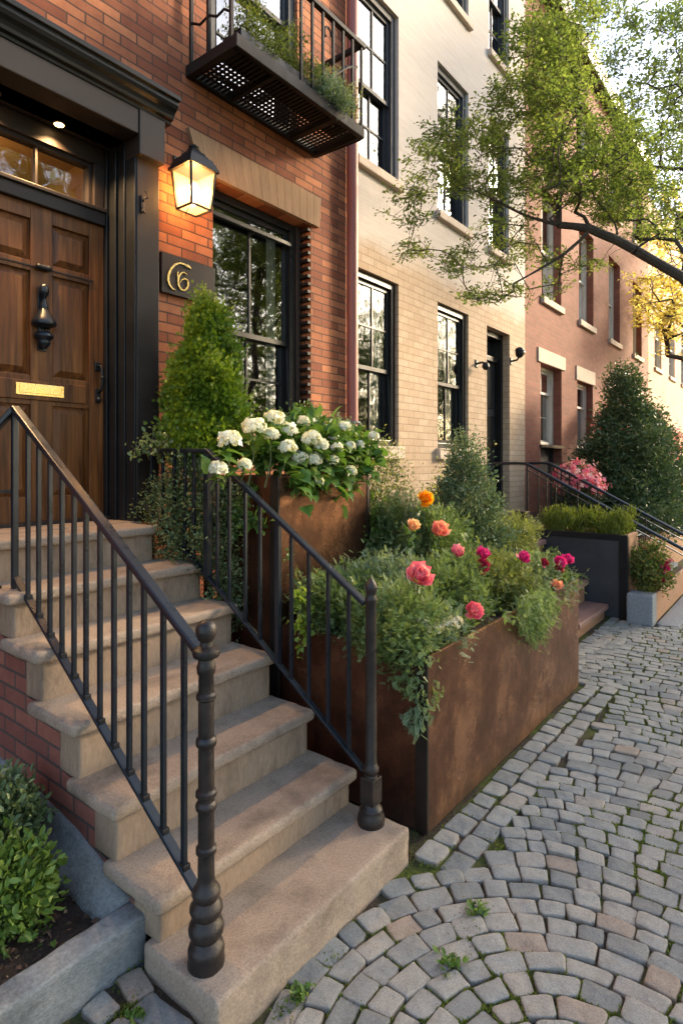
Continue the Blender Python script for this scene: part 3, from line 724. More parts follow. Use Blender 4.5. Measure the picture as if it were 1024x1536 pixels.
# the door: slab with rails, stiles and raised fielded panels
DZ0, DZ1, DX0, DX1, DY = 1.355, 3.185, 1.215, 2.024, 3.5
PX = [(1.30, 1.575), (1.70, 1.93)]
PZ = [(2.86, 3.10), (2.20, 2.80), (1.50, 2.03)]
d = MB()
xs = [DX0, PX[0][0], PX[0][1], PX[1][0], PX[1][1], DX1]; zs = [DZ0, PZ[2][0], PZ[2][1], PZ[1][0], PZ[1][1], PZ[0][0], PZ[0][1], DZ1]
for i in (0, 2, 4): d.box(xs[i], xs[i+1], DY, DY+.045, DZ0, DZ1)
for i in (1, 3):
    for k in (0, 2, 4, 6): d.box(xs[i], xs[i+1], DY+.0015, DY+.045, zs[k], zs[k+1])
d.box(DX0+.01, DX1-.01, DY+.022, DY+.05, DZ0+.01, DZ1-.01)
door = d.build('front_door', M['wood'], H1, bevel=.003)
for a, b in PX:
    for c, e in PZ:
        p = MB(); i = .045; y0, y1 = DY+.021, DY+.002
        v = [(a+.008, y0, c+.008), (b-.008, y0, c+.008), (b-.008, y0, e-.008), (a+.008, y0, e-.008), (a+i, y1, c+i), (b-i, y1, c+i), (b-i, y1, e-i), (a+i, y1, e-i)]
        p.add(v, [(4,5,6,7), (0,1,5,4), (1,2,6,5), (2,3,7,6), (3,0,4,7)]); p.build('door_panel', M['wood'], door)
MB().box(DX0+.01, 1.905, DY-.012, DY+.002, 2.058, 2.168).build('lock_rail', M['wood'], door, bevel=.004)
LP = MB(); LP.box(1.488, 1.762, DY-.018, DY-.011, 2.082, 2.15); LP.box(1.505, 1.745, DY-.021, DY-.0175, 2.094, 2.138); LP.build('letter_plate', M['brass'], door, bevel=.003)
q = MB(); q.box(DX0, 1.955, DY-.006, DY+.002, 2.824, 2.832); q.build('bead_moulding', M['brown'], door)
q = MB(); q.tube([(1.615, DY-.02, 2.828), (1.665, DY-.02, 2.828)], [.017, .017], 10); q.ball((1.612, DY-.022, 2.828), .018, 10); q.ball((1.668, DY-.022, 2.828), .018, 10); q.build('door_viewer', M['iron'], door)
q = MB(); kc = (1.637, DY-.03)
q.box(1.612, 1.662, DY-.010, DY+.002, 2.345, 2.715)
q.lathe([(.004, 2.735), (.016, 2.728), (.026, 2.712), (.029, 2.69), (.024, 2.668), (.014, 2.655), (.011, 2.64)], kc[0], kc[1], 16)
q.lathe([(.011, 2.645), (.014, 2.63), (.020, 2.615), (.024, 2.60), (.022, 2.585), (.034, 2.565), (.052, 2.535), (.064, 2.515), (.068, 2.503), (.064, 2.49), (.045, 2.484), (.040, 2.478)], kc[0], kc[1], 20)
q.tube([(1.612, DY-.03, 2.48), (1.612, DY-.032, 2.44)], .006, 8); q.tube([(1.662, DY-.03, 2.48), (1.662, DY-.032, 2.44)], .006, 8)
q.lathe([(.036, 2.452), (.044, 2.446), (.05, 2.436), (.052, 2.424), (.044, 2.414), (.034, 2.402), (.036, 2.39), (.03, 2.376), (.016, 2.362), (.006, 2.352)], kc[0], kc[1], 18)
q.build('door_knocker', M['rail'], door, bevel=.004)
q = MB(); q.box(1.962, 2.0, DY-.012, DY+.001, 2.27, 2.325); q.box(1.965, 2.0, DY-.012, DY+.001, 2.07, 2.16)
q.tube([(1.981, DY-.012, 2.305), (1.981, DY-.05, 2.295), (1.981, DY-.06, 2.25), (1.981, DY-.06, 2.2), (1.981, DY-.05, 2.15), (1.981, DY-.012, 2.135)], [.009, .009, .008, .008, .009, .01], 8)
q.ball((1.981, DY-.06, 2.222), .013, 8); q.ball((1.981, DY-.02, 2.09), .017, 10); q.build('door_handle', M['iron'], door, bevel=.003)
MB().box(1.02, 2.05, 3.44, 3.62, 1.33, 1.357).build('door_sill', M['brown'], H1)
MB().box(1.02, 2.05, 3.62, 3.64, 1.3, 3.2).build('door_backing', M['room'], H1)
M['hall'] = surf('hall_amber_glow_tint', (.2, .11, .04), (.3, .17, .065), 3, .8, .9, .1, 30, .002)  # amber glow behind the transom, put into the wall colour
hr = room(H1, .7, 2.35, 1.3, 4.0, 3.66, 2.4); hr.data.materials[0] = M['hall']
HB = MB(); HB.ball((1.45, 4.7, 3.62), .06, 12); HB.tube([(1.45, 4.7, 3.66), (1.45, 4.7, 4.0)], .006, 6); HB.build('added_glow_bulb', M['bulb'], H1)  # unseen bulb, added so the transom glows amber from inside
L = bpy.data.lights.new('added_hall_light', 'POINT'); L.energy = 4.2; L.color = (1, .50, .13); L.shadow_soft_size = .08  # added light without a visible source, warms the transom from behind
lo = bpy.data.objects.new('added_hall_light', L); col.objects.link(lo); lo.location = (1.45, 4.55, 3.5)
# two recessed downlights in the soffit
for k, (lx, ly) in enumerate(((1.70, 3.42), (1.34, 3.40))):
    q = MB(); q.lathe([(.036, -.004), (.038, .0), (.03, .001)], lx, ly, 24, cz=3.668); dl = q.build('downlight', M['brown'], H1)
    MB().lathe([(.026, -.0065), (.027, -.004)], lx, ly, 24, cz=3.669).build('light_disc', M['downlight'], dl)
    L = bpy.data.lights.new('downlight_lamp', 'SPOT'); L.energy = 26; L.color = (1, .60, .26); L.spot_size = R(125); L.spot_blend = .6; L.shadow_soft_size = .04
    lo = bpy.data.objects.new('downlight_lamp', L); col.objects.link(lo); lo.location = (lx, ly, 3.645); lo.rotation_euler = (R(-6), 0, 0)
# lantern
LC = (2.43, 3.12)
LT = thing('wall_lantern', 'lit black four sided lantern with frosted glass on brick wall above house number', 'lantern', (LC[0], YF, 3.3))
def ringbox(mb, hw0, z0, hw1, z1):
    x, y = LC; v = [(x-hw0, y-hw0, z0), (x+hw0, y-hw0, z0), (x+hw0, y+hw0, z0), (x-hw0, y+hw0, z0), (x-hw1, y-hw1, z1), (x+hw1, y-hw1, z1), (x+hw1, y+hw1, z1), (x-hw1, y+hw1, z1)]
    mb.add(v, [(3,2,1,0),(4,5,6,7),(0,1,5,4),(1,2,6,5),(2,3,7,6),(3,0,4,7)])
q = MB(); zt, zb = 3.582, 3.335; ht, hb = .098, .076
for sx, sy in ((-1,-1),(1,-1),(1,1),(-1,1)):
    q.bar((LC[0]+sx*hb, LC[1]+sy*hb, zb), (LC[0]+sx*ht, LC[1]+sy*ht, zt), .012, .012)
    n2_ = {(-1,-1):(1,-1),(1,-1):(1,1),(1,1):(-1,1),(-1,1):(-1,-1)}[(sx, sy)]
    q.bar((LC[0]+sx*hb, LC[1]+sy*hb, zb), (LC[0]+n2_[0]*hb, LC[1]+n2_[1]*hb, zb), .011, .011)
q.build('lantern_frame', M['iron'], LT)
q = MB(); ringbox(q, .118, 3.578, .116, 3.60); ringbox(q, .108, 3.60, .100, 3.632); ringbox(q, .094, 3.632, .088, 3.656); ringbox(q, .072, 3.656, .066, 3.676); ringbox(q, .06, 3.676, .05, 3.70); q.build('lantern_roof', M['iron'], LT, bevel=.003)
q = MB(); q.lathe([(.04, 3.698), (.046, 3.71), (.030, 3.72), (.036, 3.735), (.022, 3.748), (.012, 3.757)], LC[0], LC[1], 14); q.tube([(LC[0], LC[1], 3.72), (LC[0]+.03, LC[1]+.05, 3.735), (LC[0]+.03, LC[1]+.12, 3.72), (LC[0]+.02, YF, 3.68)], [.01, .011, .011, .014], 8)
q.box(LC[0]-.03, LC[0]+.06, YF-.014, YF+.0, 3.60, 3.73); q.build('lantern_bracket', M['iron'], LT); q = MB(); q.tube([(LC[0]-.04, LC[1], 3.335), (LC[0]-.05, LC[1], 3.315), (LC[0]-.06, LC[1], 3.30), (LC[0]-.06, LC[1], 3.275)], .003, 6); q.build('lantern_wire', M['iron'], LT)
q = MB()
for sx, sy in ((-1,-1),(1,-1),(1,1),(-1,1)):
    n2_ = {(-1,-1):(1,-1),(1,-1):(1,1),(1,1):(-1,1),(-1,1):(-1,-1)}[(sx, sy)]; g_ = .004
    A = lambda s, h, z: (LC[0]+s[0]*(h-g_), LC[1]+s[1]*(h-g_), z)
    q.quad(A((sx, sy), hb, zb+.004), A(n2_, hb, zb+.004), A(n2_, ht, zt), A((sx, sy), ht, zt))
q.quad(*[(LC[0]+a*(hb-.006), LC[1]+b*(hb-.006), zb+.002) for a, b in ((-1,-1),(1,-1),(1,1),(-1,1))])
q.build('lantern_glass', M['frost'], LT)
q = MB(); q.ball((LC[0], LC[1], 3.46), .038, 14, 0, 1, 1, 1.3); q.tube([(LC[0], LC[1], 3.36), (LC[0], LC[1], 3.43)], .012, 8); q.build('bulb', M['bulb'], LT)
L = bpy.data.lights.new('lantern_lamp', 'POINT'); L.energy = 30; L.color = (1, .46, .11); L.shadow_soft_size = .05
lo = bpy.data.objects.new('lantern_lamp', L); col.objects.link(lo); lo.location = (LC[0], LC[1], 3.47); put(lo, LT); lo.location = Vector((LC[0], LC[1], 3.47))-WL[LT.name]
L.use_shadow = True
# house number
HN = thing('house_number_sign', 'dark brown plaque with gold crescent and number 6 under the lantern', 'sign', (2.5, YF, 2.93))
MB().prism([(2.292, 2.80), (2.728, 2.80), (2.728, 3.062), (2.292, 3.062)], 'y', 3.268, YF).build('backing_plate', M['brown'], HN, bevel=.003)
zp = lambda zx, zy: (lambda v: (v.x, v.z))(pY(220+zx*.2539, 180+zy*.2539, 3.26))
q = MB()
cr = [(262, 880), (245, 868), (222, 850), (195, 843), (168, 852), (145, 876), (130, 910), (127, 945), (137, 975), (155, 997), (172, 1002)]
q.ribbon([zp(*c) for c in cr], [.003, .005, .008, .009, .011, .014, .016, .015, .012, .007, .002], 3.258, 3.268)
q.ribbon([zp(236, 850), zp(250, 866), zp(262, 880)], [.001, .016, .002], 3.257, 3.2685)
six = [(236, 912), (222, 898), (205, 902), (192, 922), (186, 950), (190, 978), (204, 1000), (224, 1005), (240, 990), (246, 968), (241, 945), (226, 936), (208, 942), (197, 958)]
q.ribbon([zp(*c) for c in six], [.005, .006, .007, .009, .011, .012, .010, .008, .010, .012, .010, .007, .005, .003], 3.2585, 3.268)
q.ribbon([zp(184, 894), zp(185, 925), zp(187, 950)], [.007, .009, .006], 3.259, 3.2675)
q.build('number_six', M['brass'], HN)
# little bell push on the pilaster
BP = MB(); BP.box(2.09, 2.115, 3.186, 3.2, 3.23, 3.33); BP.ball((2.102, 3.184, 3.30), .011, 10); BP.tube([(2.102, 3.19, 3.30), (2.125, 3.165, 3.32), (2.115, 3.165, 3.345), (2.10, 3.17, 3.35)], .004, 6); BP.tube([(2.102, 3.188, 3.26), (2.095, 3.175, 3.235), (2.11, 3.17, 3.215)], .004, 6)
tag(BP.build('door_bell', M['newel'], None, bevel=.002), 'small ornate bell hook fixed on the brown door pilaster', 'bell')
# downspout
DS = thing('downspout', 'red painted round drainpipe between the brick and the cream house', 'drainpipe', (4.29, 3.2, 1.4))
MB().tube([(4.285, 3.235, 2.07), (4.285, 3.235, 10)], .052, 20).build('pipe', M['pipe'], DS)
MB().tube([(4.285, 3.235, .3), (4.285, 3.235, 2.05)], .042, 18).build('lower_pipe', M['plank'], DS)
for z in (2.06, 4.9):
    MB().lathe([(.053, -.008), (.072 if z < 3 else .06, -.008), (.072 if z < 3 else .06, .008), (.053, .008)], 4.285, 3.235, 20, cz=z).build('collar', M['granite'] if z < 3 else M['pipe'], DS)
# ------------------------------------------------------------------ balcony
BA = thing('balcony', 'black iron balcony with lattice floor and planted boxes on the brick wall', 'balcony', (3.2, YF, 4.3))
bx0, bx1, by0, bz = 2.50, 3.86, 2.79, 4.30
q = MB(); q.box(bx0, bx1, by0, by0+.04, bz, bz+.085); q.box(bx0, bx0+.04, by0+.04, YF, bz, bz+.08); q.box(bx1-.04, bx1, by0+.04, YF, bz, bz+.08); q.box(bx0+.04, bx1-.04, YF-.04, YF-.001, bz, bz+.08)
q.box(bx0+.36, bx0+.40, by0+.04, YF-.04, bz+.004, bz+.07); q.box(bx1-.36, bx1-.32, by0+.04, YF-.04, bz+.004, bz+.07)
q.build('floor_frame', M['bronze'], BA, bevel=.005)
q = MB(); x = bx0+.06
while x < bx1-.05: q.box(x, x+.014, by0+.04, YF-.04, bz+.02, bz+.03); x += .037
y = by0+.06
while y < YF-.05: q.box(bx0+.04, bx1-.04, y, y+.016, bz+.031, bz+.041); y += .04
q.build('floor_lattice', M['bronze'], BA)
q = MB(); q.box(3.05, bx1+.02, by0+.0, by0+.045, 5.03, 5.065); q.build('hand_rail', M['bronze'], BA, bevel=.004)
for x in (3.12, 3.24, 3.36, 3.48, 3.60, 3.72, 3.84):
    MB().box(x-.009, x+.009, by0+.01, by0+.028, bz+.085, 5.03).build('baluster', M['bronze'], BA)
MB().bar((bx1-.02, by0+.02, 5.045), (bx1-.02, YF, 5.045), .04, .03).build('side_rail', M['bronze'], BA)
q = MB(); pts = [(3.52+.0*i, by0+.02, 4.62) for i in range(1)]
q.tube([(3.45, by0+.02, 4.60), (3.55, by0+.02, 4.68), (3.66, by0+.02, 4.78), (3.78, by0+.02, 4.84)], .012, 6)
q.tube([(3.42+.04*math.cos(t), by0+.02, 4.9+.05*math.sin(t)) for t in [i*.5 for i in range(9)]], .008, 6); q.build('scroll', M['bronze'], BA)
for y in (2.86, 3.08, 3.26):
    q = MB(); q.box(bx0+.008, bx0+.03, y-.011, y+.011, bz+.08, 5.6); q.build('side_post', M['bronze'], BA)
for z0 in (4.55, 4.78, 5.0):
    q = MB(); q.tube([(bx0+.02, 2.86, z0), (bx0+.02, 2.93, z0+.05), (bx0+.02, 3.0, z0+.035), (bx0+.02, 3.08, z0+.08), (bx0+.02, 3.17, z0+.06), (bx0+.02, 3.26, z0+.11)], .009, 6); q.build('twisted_bar', M['bronze'], BA)
# balcony planter boxes and their plants
for k, (a, b) in enumerate(((2.60, 3.16), (3.18, 3.74))):
    q = MB(); q.box(a, b, 2.86, 2.88, 4.345, 4.50); q.box(a, b, 3.02, 3.04, 4.345, 4.50); q.box(a, a+.02, 2.88, 3.02, 4.345, 4.50); q.box(b-.02, b, 2.88, 3.02, 4.345, 4.50); q.box(a+.02, b-.02, 2.88, 3.02, 4.345, 4.47)
    tag(q.build('window_box', M['iron'], None, bevel=.004), ['black planter box on balcony in front of the window', 'black planter box at the right end of the balcony'][k], 'planter box', 'boxes on the balcony')
def pot(x, y, z, r, h, lab):
    o = thing('flower_pot', lab, 'pot', (x, y, z)); MB().lathe([(r*.7, 0), (r*.95, h*.8), (r*1.08, h*.8), (r*1.08, h), (r*.95, h)], x, y, 18, cz=z).build('pot', M['terracotta'], o)
    return o
pot(3.60, 2.835+.02, 4.39, .035, .07, 'small terracotta pot at the balcony edge among the plants')
lab_b = ['yellowish green bushy plant in left balcony box', 'pale green trailing plant in right balcony box', 'blue green plant spilling at the balcony front edge']
for k, (x0, x1, yy, z0, h_, n_, mt) in enumerate(((2.62, 3.2, 2.95, 4.5, .30, 150, 'lf_grass'), (3.14, 3.84, 2.92, 4.5, .17, 150, 'lf_olive'), (3.30, 3.62, 2.80, 4.44, .10, 60, 'lf_grey'))):
    rng = np.random.default_rng(40+k); o = thing('balcony_plant', lab_b[k], 'plant', ((x0+x1)/2, yy, z0), 'plants on the balcony')
    C = np.stack([rng.uniform(x0, x1, n_), yy+rng.normal(size=n_)*.06, z0-.04+h_*rng.random(n_)**1.1], 1)
    C[:, 2] += .06*np.array([noise.noise(Vector((x*6, 1, k))) for x in C[:, 0]])
    leafcloud('foliage', C, np.tile([0, -.3, .6], (n_, 1)), 34, .03, .024, .010, M[mt], o, rng, up=.3)
    skeleton(((x0+x1)/2, yy, z0-.05), C[::2], .0015, .35, rng=rng).build('stem', M['twig'], o)
# ================================================================== STOOP
ST = thing('stoop', 'worn brownstone front steps with brick side leading to wooden door', 'steps', (1.65, 1.33, 0))
SX0, SX1 = 1.115, 2.165
SY = [1.33, 1.63, 1.885, 2.14, 2.43, 2.69, 2.96]; SZ = [.142, .30, .505, .725, .935, 1.132, 1.335]
for i in range(7):
    a, b = SX0, SX1; zt = SZ[i]; z0 = SZ[i-1] if i else -.02; y0 = SY[i]; y1 = SY[i+1]+.06 if i < 6 else 3.45
    if i == 0:
        o = MB().box(a, b, y0, y1, -.03, zt).build('step', M['brownstone'], ST); weather(o, .035, .005, 12, .011, 2, i)
    else:
        if i == 6: b = 2.035
        th = .052
        o = MB().box(a-.012 if i > 2 else a, b+(.012 if i < 6 else 0), y0-.02, y1, zt-th, zt).build('step', M['brownstone'], ST); weather(o, .035, .005, 12, .017, 3, i)
        rz = MB().box(a+.03, b-.012, y0+.012, y0+.16, z0-.01, zt-th+.004).build('riser', M['riser'], o); weather(rz, .06, .003, 8, .008, 2, i+20)
# brick side wall under the steps (profile climbs with the treads)
prof = [(1.80, -.02)]
for i in range(1, 7): prof += [(SY[i]+.15, SZ[i-1]-.01 if i > 1 else .1), (SY[i]+.15, SZ[i]-.055)]
prof += [(3.3, SZ[6]-.055), (3.3, -.02)]
MB().prism(prof, 'x', SX0+.033, SX0+.18).build('side_wall', M['stoop_brick'], ST)
MB().prism([(p[0]+.02 if i < len(prof)-2 else p[0], p[1]) for i, p in enumerate(prof)], 'x', SX1-.12, SX1-.02).build('side_wall', M['stoop_brick'], ST)
o = MB().box(1.0, 2.10, 3.2, 3.47, 1.0, 1.338).build('landing', M['brownstone'], ST)
# ------------------------------------------------------------------ left railing
RL = thing('stair_railing', 'black iron stair railing in the foreground with ringed newel post', 'railing', (1.19, 1.467, .142))
NX, NY = 1.19, 1.467
q = MB()
zy = lambda y: 1.7-(y-693)/889*1.844
pr = [(.030, 1456), (.050, 1452), (.0565, 1445), (.0575, 1438), (.054, 1431), (.0555, 1427), (.057, 1421), (.052, 1414), (.042, 1410), (.038, 1406), (.046, 1402), (.0535, 1396), (.055, 1389), (.051, 1382), (.041, 1377), (.038, 1373), (.047, 1368), (.0515, 1362), (.050, 1356), (.042, 1351), (.036, 1347), (.041, 1343), (.0445, 1338), (.042, 1332), (.034, 1327), (.029, 1322),
      (.0265, 1316), (.0255, 1280), (.032, 1277), (.032, 1270), (.0255, 1267), (.0255, 1215), (.032, 1212), (.0335, 1207), (.031, 1203), (.0255, 1200), (.0255, 1195), (.0325, 1192), (.0325, 1186), (.025, 1183), (.0245, 1120), (.031, 1117), (.0325, 1112), (.031, 1107), (.0245, 1104),
      (.0245, 1050), (.031, 1047), (.031, 1041), (.0245, 1038), (.0235, 1012), (.028, 1008), (.030, 1000), (.026, 994), (.024, 988), (.040, 984), (.043, 979), (.040, 973), (.020, 968), (.018, 962), (.026, 958), (.0325, 950), (.033, 944), (.028, 936), (.016, 931), (.002, 929)]
q.lathe([(r, zy(y)) for r, y in pr], NX, NY, 24); q.build('newel_post', M['newel'], RL)
q = MB(); q.lathe([(.03, 0), (.028, .02), (.02, .024)], NX+.002, NY, 9, cz=.136); q.build('base_lead', M['trunk'], RL)
TT = Vector((1.19, 2.80, 1.945)); TB = Vector((1.19, 1.495, 1.105))
def railbar(name, p, q_, w, h, mat, par, b=.006):
    o = MB().bar(p, q_, w, h).build(name, mat, par); bev(o, b, 3); return o
railbar('handrail', TB, TT, .042, .026, M['rail'], RL, .007)
bA = pX(299, 1342, 1.19); bB = pX(24, 866, 1.19)
railbar('bottom_rail', bA, bB, .034, .014, M['rail'], RL, .003)
for x in (42, 58, 75, 93, 111, 129, 150, 171, 194, 216, 245, 276):
    y = pX(x, 800, 1.19).y
    t = (y-TB.y)/(TT.y-TB.y); zt = TB.z+(TT.z-TB.z)*t; s = (y-bA.y)/(bB.y-bA.y); zb = bA.z+(bB.z-bA.z)*s
    q = MB(); q.box(1.19-.0085, 1.19+.0085, y-.0085, y+.0085, zb, zt-.01); o = q.build('baluster', M['rail'], RL, bevel=.002)
    c = MB(); c.box(1.19-.014, 1.19+.014, y-.017, y+.012, zb-.004, zb+.016); c.build('baluster_foot', M['iron'], o, bevel=.003)
q = MB(); q.box(1.177, 1.203, 2.785, 2.811, 1.12, 1.94); q.build('top_post', M['rail'], RL, bevel=.003)
railbar('return_rail', TT+Vector((0, -.005, -.004)), TT+Vector((-.085, .10, -.15)), .04, .026, M['rail'], RL)
q = MB(); q.box(1.125, 1.142, 2.848, 2.865, 1.14, 1.83); q.build('return_post', M['rail'], RL, bevel=.002)
q = MB(); q.lathe([(.024, 0), (.024, .008), (.012, .012)], 1.134, 2.857, 14, cz=1.134); q.build('post_flange', M['iron'], RL)
MB().box(1.13, 1.19, 2.83, 2.842, 1.56, 1.575).build('return_bar', M['rail'], RL)
# ------------------------------------------------------------------ right railing
RR = thing('stair_railing', 'black iron stair railing beside the tall copper planter with plain newel', 'railing', (2.09, 1.477, .142))
NX2, NY2 = 2.09, 1.477
zr = lambda y: 1.7-(y-693)/889*2.56
q = MB()
q.lathe([(r, zr(y)) for r, y in [(.05, 1240), (.058, 1234), (.060, 1226), (.055, 1219), (.050, 1215), (.050, 1211), (.036, 1206), (.033, 1200)]], NX2, NY2, 24)
q.lathe([(r, zr(y)) for r, y in [(.03, 1166), (.028, 1163), (.026, 1160), (.034, 1156), (.036, 1151), (.030, 1147), (.025, 1143), (.0245, 1000), (.0235, 905), (.026, 901), (.027, 897), (.021, 893), (.022, 889), (.0265, 884), (.026, 878), (.018, 872), (.006, 868), (.002, 866)]], NX2, NY2, 22)
q.prism([(NX2-.034, NY2-.034), (NX2+.034, NY2-.034), (NX2+.034, NY2+.034), (NX2-.034, NY2+.034)], 'z', zr(1203), zr(1164))
q.build('newel_post', M['newel'], RR, bevel=.004)
A = pX(548, 906, 2.09); B = pX(312, 676, 2.09)
railbar('handrail', A, B, .036, .022, M['rail'], RR)
C1 = B+Vector((0, .08, -.002)); C1.z = B.z+.008
railbar('level_rail', B, Vector((2.09, 3.2, B.z+.012)), .036, .022, M['rail'], RR)
a2 = pX(546, 1156, 2.09); b2 = pX(330, 886, 2.09); c2 = pX(214, 764, 2.09)
railbar('bottom_rail', a2, b2, .03, .014, M['rail'], RR, .003)
railbar('bottom_rail', b2, Vector((2.09, 3.19, b2.z+(3.19-b2.y)*.62)), .03, .014, M['rail'], RR, .003)
bz_ = lambda y: a2.z+(b2.z-a2.z)*(y-a2.y)/(b2.y-a2.y)
for x in (523, 492, 463, 437, 417, 390, 368, 344, 326):
    y = pX(x, 800, 2.09).y; zt = A.z+(B.z-A.z)*(y-A.y)/(B.y-A.y); w = .008 if x != 417 else .013
    MB().box(2.09-w, 2.09+w, y-w, y+w, bz_(y), zt-.008).build('baluster', M['rail'], RR, bevel=.002)
for y in (2.68, 2.76, 2.86, 2.97, 3.08):
    MB().box(2.082, 2.098, y-.008, y+.008, min(bz_(y), 1.5), B.z).build('baluster', M['rail'], RR, bevel=.002)
MB().box(2.072, 2.108, B.y-.018, B.y+.018, bz_(B.y), B.z).build('top_post', M['rail'], RR, bevel=.003)
# ================================================================== PLANTERS
def sheet_planter(name, label, x0, x1, y0, y1, z0, z1, front, side, soilz, cat='planter', t=.018, edge=.03):
    o = thing(name, label, cat, ((x0+x1)/2, y0, z0))
    MB().box(x0+edge*.4, x1, y0, y0+t, z0, z1).build('front_panel', M[front], o, bevel=.002)
    MB().box(x0, x0+t, y0+edge, y1, z0, z1-.002).build('side_panel', M[side], o, bevel=.002)
    MB().box(x1-t, x1, y0+t, y1, z0, z1-.002).build('side_panel', M[side], o, bevel=.002)
    MB().box(x0+t, x1-t, y1-t, y1, z0, z1-.002).build('back_panel', M[side], o, bevel=.002)
    q = MB(); q.box(x0-.004, x0+edge*.4-.001, y0-.004, y0+edge*2, z0+.002, z1+.002); q.build('corner_angle', M['edge'], o, bevel=.002)
    s = MB(); nx, ny = 16, 10
    for i in range(nx):
        for j in range(ny):
            f = lambda a, b: (x0+t+(x1-x0-2*t)*a/nx, y0+t+(y1-y0-2*t)*b/ny, soilz+.03*noise.noise(Vector((a*.9, b*.9, x0))))
            s.quad(f(i, j), f(i+1, j), f(i+1, j+1), f(i, j+1))
    s.build('soil', M['soil'], o)
    return o
PLO = sheet_planter('copper_planter', 'long low copper clad planter full of flowers along the cobbles', 2.365, 4.65, 1.36, 2.27, .0, .81, 'copper', 'corten', .74)
q = MB(); q.box(2.365, 2.60, 1.378, 1.40, -.02, .03); q.box(4.2, 4.5, 1.378, 1.40, -.02, .02); q.build('plinth', M['edge'], PLO)
PHI = sheet_planter('copper_planter', 'tall copper clad planter holding white hydrangeas below the front window', 2.35, 3.185, 2.285, 2.80, .0, 1.62, 'dark_copper', 'corten', 1.56)
q = MB(); q.box(3.186, 3.215, 2.281, 2.34, .8, 1.618); q.build('corner_angle', M['edge'], PHI, bevel=.002)
PBK = thing('slate_planter', 'dark slate faced raised planter with wooden front beside pale door steps', 'planter', (7.17, 1.51, 0))
q = MB(); q.box(6.93, 6.96, 1.55, 2.62, 0, .87); q.build('side_panel', M['slate'], PBK)
q = MB(); q.box(6.912, 6.97, 1.512, 1.60, 0, .905); q.box(6.915, 6.97, 1.60, 2.64, .845, .905); q.build('frame', M['black'], PBK, bevel=.004)
MB().box(6.972, 7.42, 1.515, 1.55, 0, .91).build('front_panel', M['plank'], PBK, bevel=.003)
MB().box(7.39, 7.42, 1.55, 2.62, 0, .905).build('side_panel', M['plank'], PBK, bevel=.003)
MB().box(6.96, 7.39, 1.55, 2.62, .3, .87).build('soil', M['soil'], PBK)
PGR = thing('stone_trough', 'low trough with granite end block and brown front holding reddish shrub', 'planter', (7.6, 1.25, 0))
o = MB().box(6.80, 7.03, 1.25, 1.50, -.02, .31).build('end_block', M['granite'], PGR); weather(o, .05, .004, 14, .012, 2, 4)
MB().box(7.032, 9.2, 1.252, 1.28, 0, .305).build('front_panel', M['plank'], PGR, bevel=.003)
MB().box(7.032, 9.2, 1.28, 1.47, .1, .275).build('soil', M['soil'], PGR)
MB().box(7.55, 9.2, 1.38, 1.5, .276, .33).build('ledge', M['granite'], PGR, bevel=.006)
q = MB().box(6.92, 8.6, 1.03, 1.235, -.02, .008).build('flagstone', M['granite'], None, 'structure'); weather(q, .1, .003, 5, .01, 2, 9)
# bluestone kerb and garden bed by the stoop
KB = MB().box(-1.2, 1.155, 1.725, 1.822, -.03, .20).build('bluestone_kerb', M['greystone'], None); weather(KB, .02, .008, 9, .010, 2, 2)
tag(KB, 'rough bluestone kerb edging the small bed left of the stoop', 'kerb')
SB = MB()
sect = [(1.825, 1.06, .165, .205), (2.0, 1.065, .17, .265), (2.2, 1.07, .18, .315), (2.6, 1.075, .19, .36), (3.2, 1.08, .2, .4)]
for (ya, xa, la, ha), (yb, xb, lb, hb_) in zip(sect, sect[1:]):
    SB.quad((xa, ya, la), (xb, yb, lb), (1.135, yb, hb_), (1.135, ya, ha)); SB.quad((1.135, ya, ha), (1.135, yb, hb_), (1.158, yb, hb_+.004), (1.158, ya, ha+.004)); SB.quad((xa, ya, -.02), (xb, yb, -.02), (xb, yb, lb), (xa, ya, la)); SB.quad((1.158, ya, ha+.004), (1.158, yb, hb_+.004), (1.158, yb, -.02), (1.158, ya, -.02))
SB.add([(1.06, 1.825, -.02), (1.06, 1.825, .165), (1.135, 1.825, .205), (1.158, 1.825, .209), (1.158, 1.825, -.02)], [(0, 1, 2, 3, 4)])
o = SB.build('sloping_stone', M['greystone'], None); weather(o, .03, .014, 9, 0, 3, 6); tag(o, 'grey sloping foundation stone at the brick foot of stoop', 'stone')
s = MB(); nx, ny = 60, 34
for i in range(nx):
    for j2 in range(ny):
        f = lambda a, b: (-1.2+2.3*a/nx, 1.81+1.49*b/ny, .145+.03*noise.noise(Vector((a*.25, b*.25, 1)))+.012*noise.noise(Vector((a*.9, b*.9, 4)))+.03*b/ny)
        s.add([f(i, j2), f(i+1, j2), f(i+1, j2+1), f(i, j2+1)], [(0,1,2,3)], True)
s.build('garden_soil', M['soil'], None, 'structure')
rng = np.random.default_rng(77); n_ = 2600
P_ = np.stack([rng.uniform(-.2, 1.07, n_), rng.uniform(1.825, 2.75, n_), .156+.014*rng.random(n_)], 1); D_ = rng.normal(size=(n_, 3))*np.array([1, 1, .35])
M['litter'] = leafmat('leaf_litter', G((0, (.03, .018, .012)), (.5, (.1, .055, .035)), (.85, (.2, .12, .08)), (1, (.35, .25, .12))), .1, .8)
scatter('bark_mulch', T_leaf, P_, frames(D_, rng, .3), .022*(.4+rng.random(n_)), .012*(.5+rng.random(n_)), rng.random(n_), M['litter'], None, 'stuff')
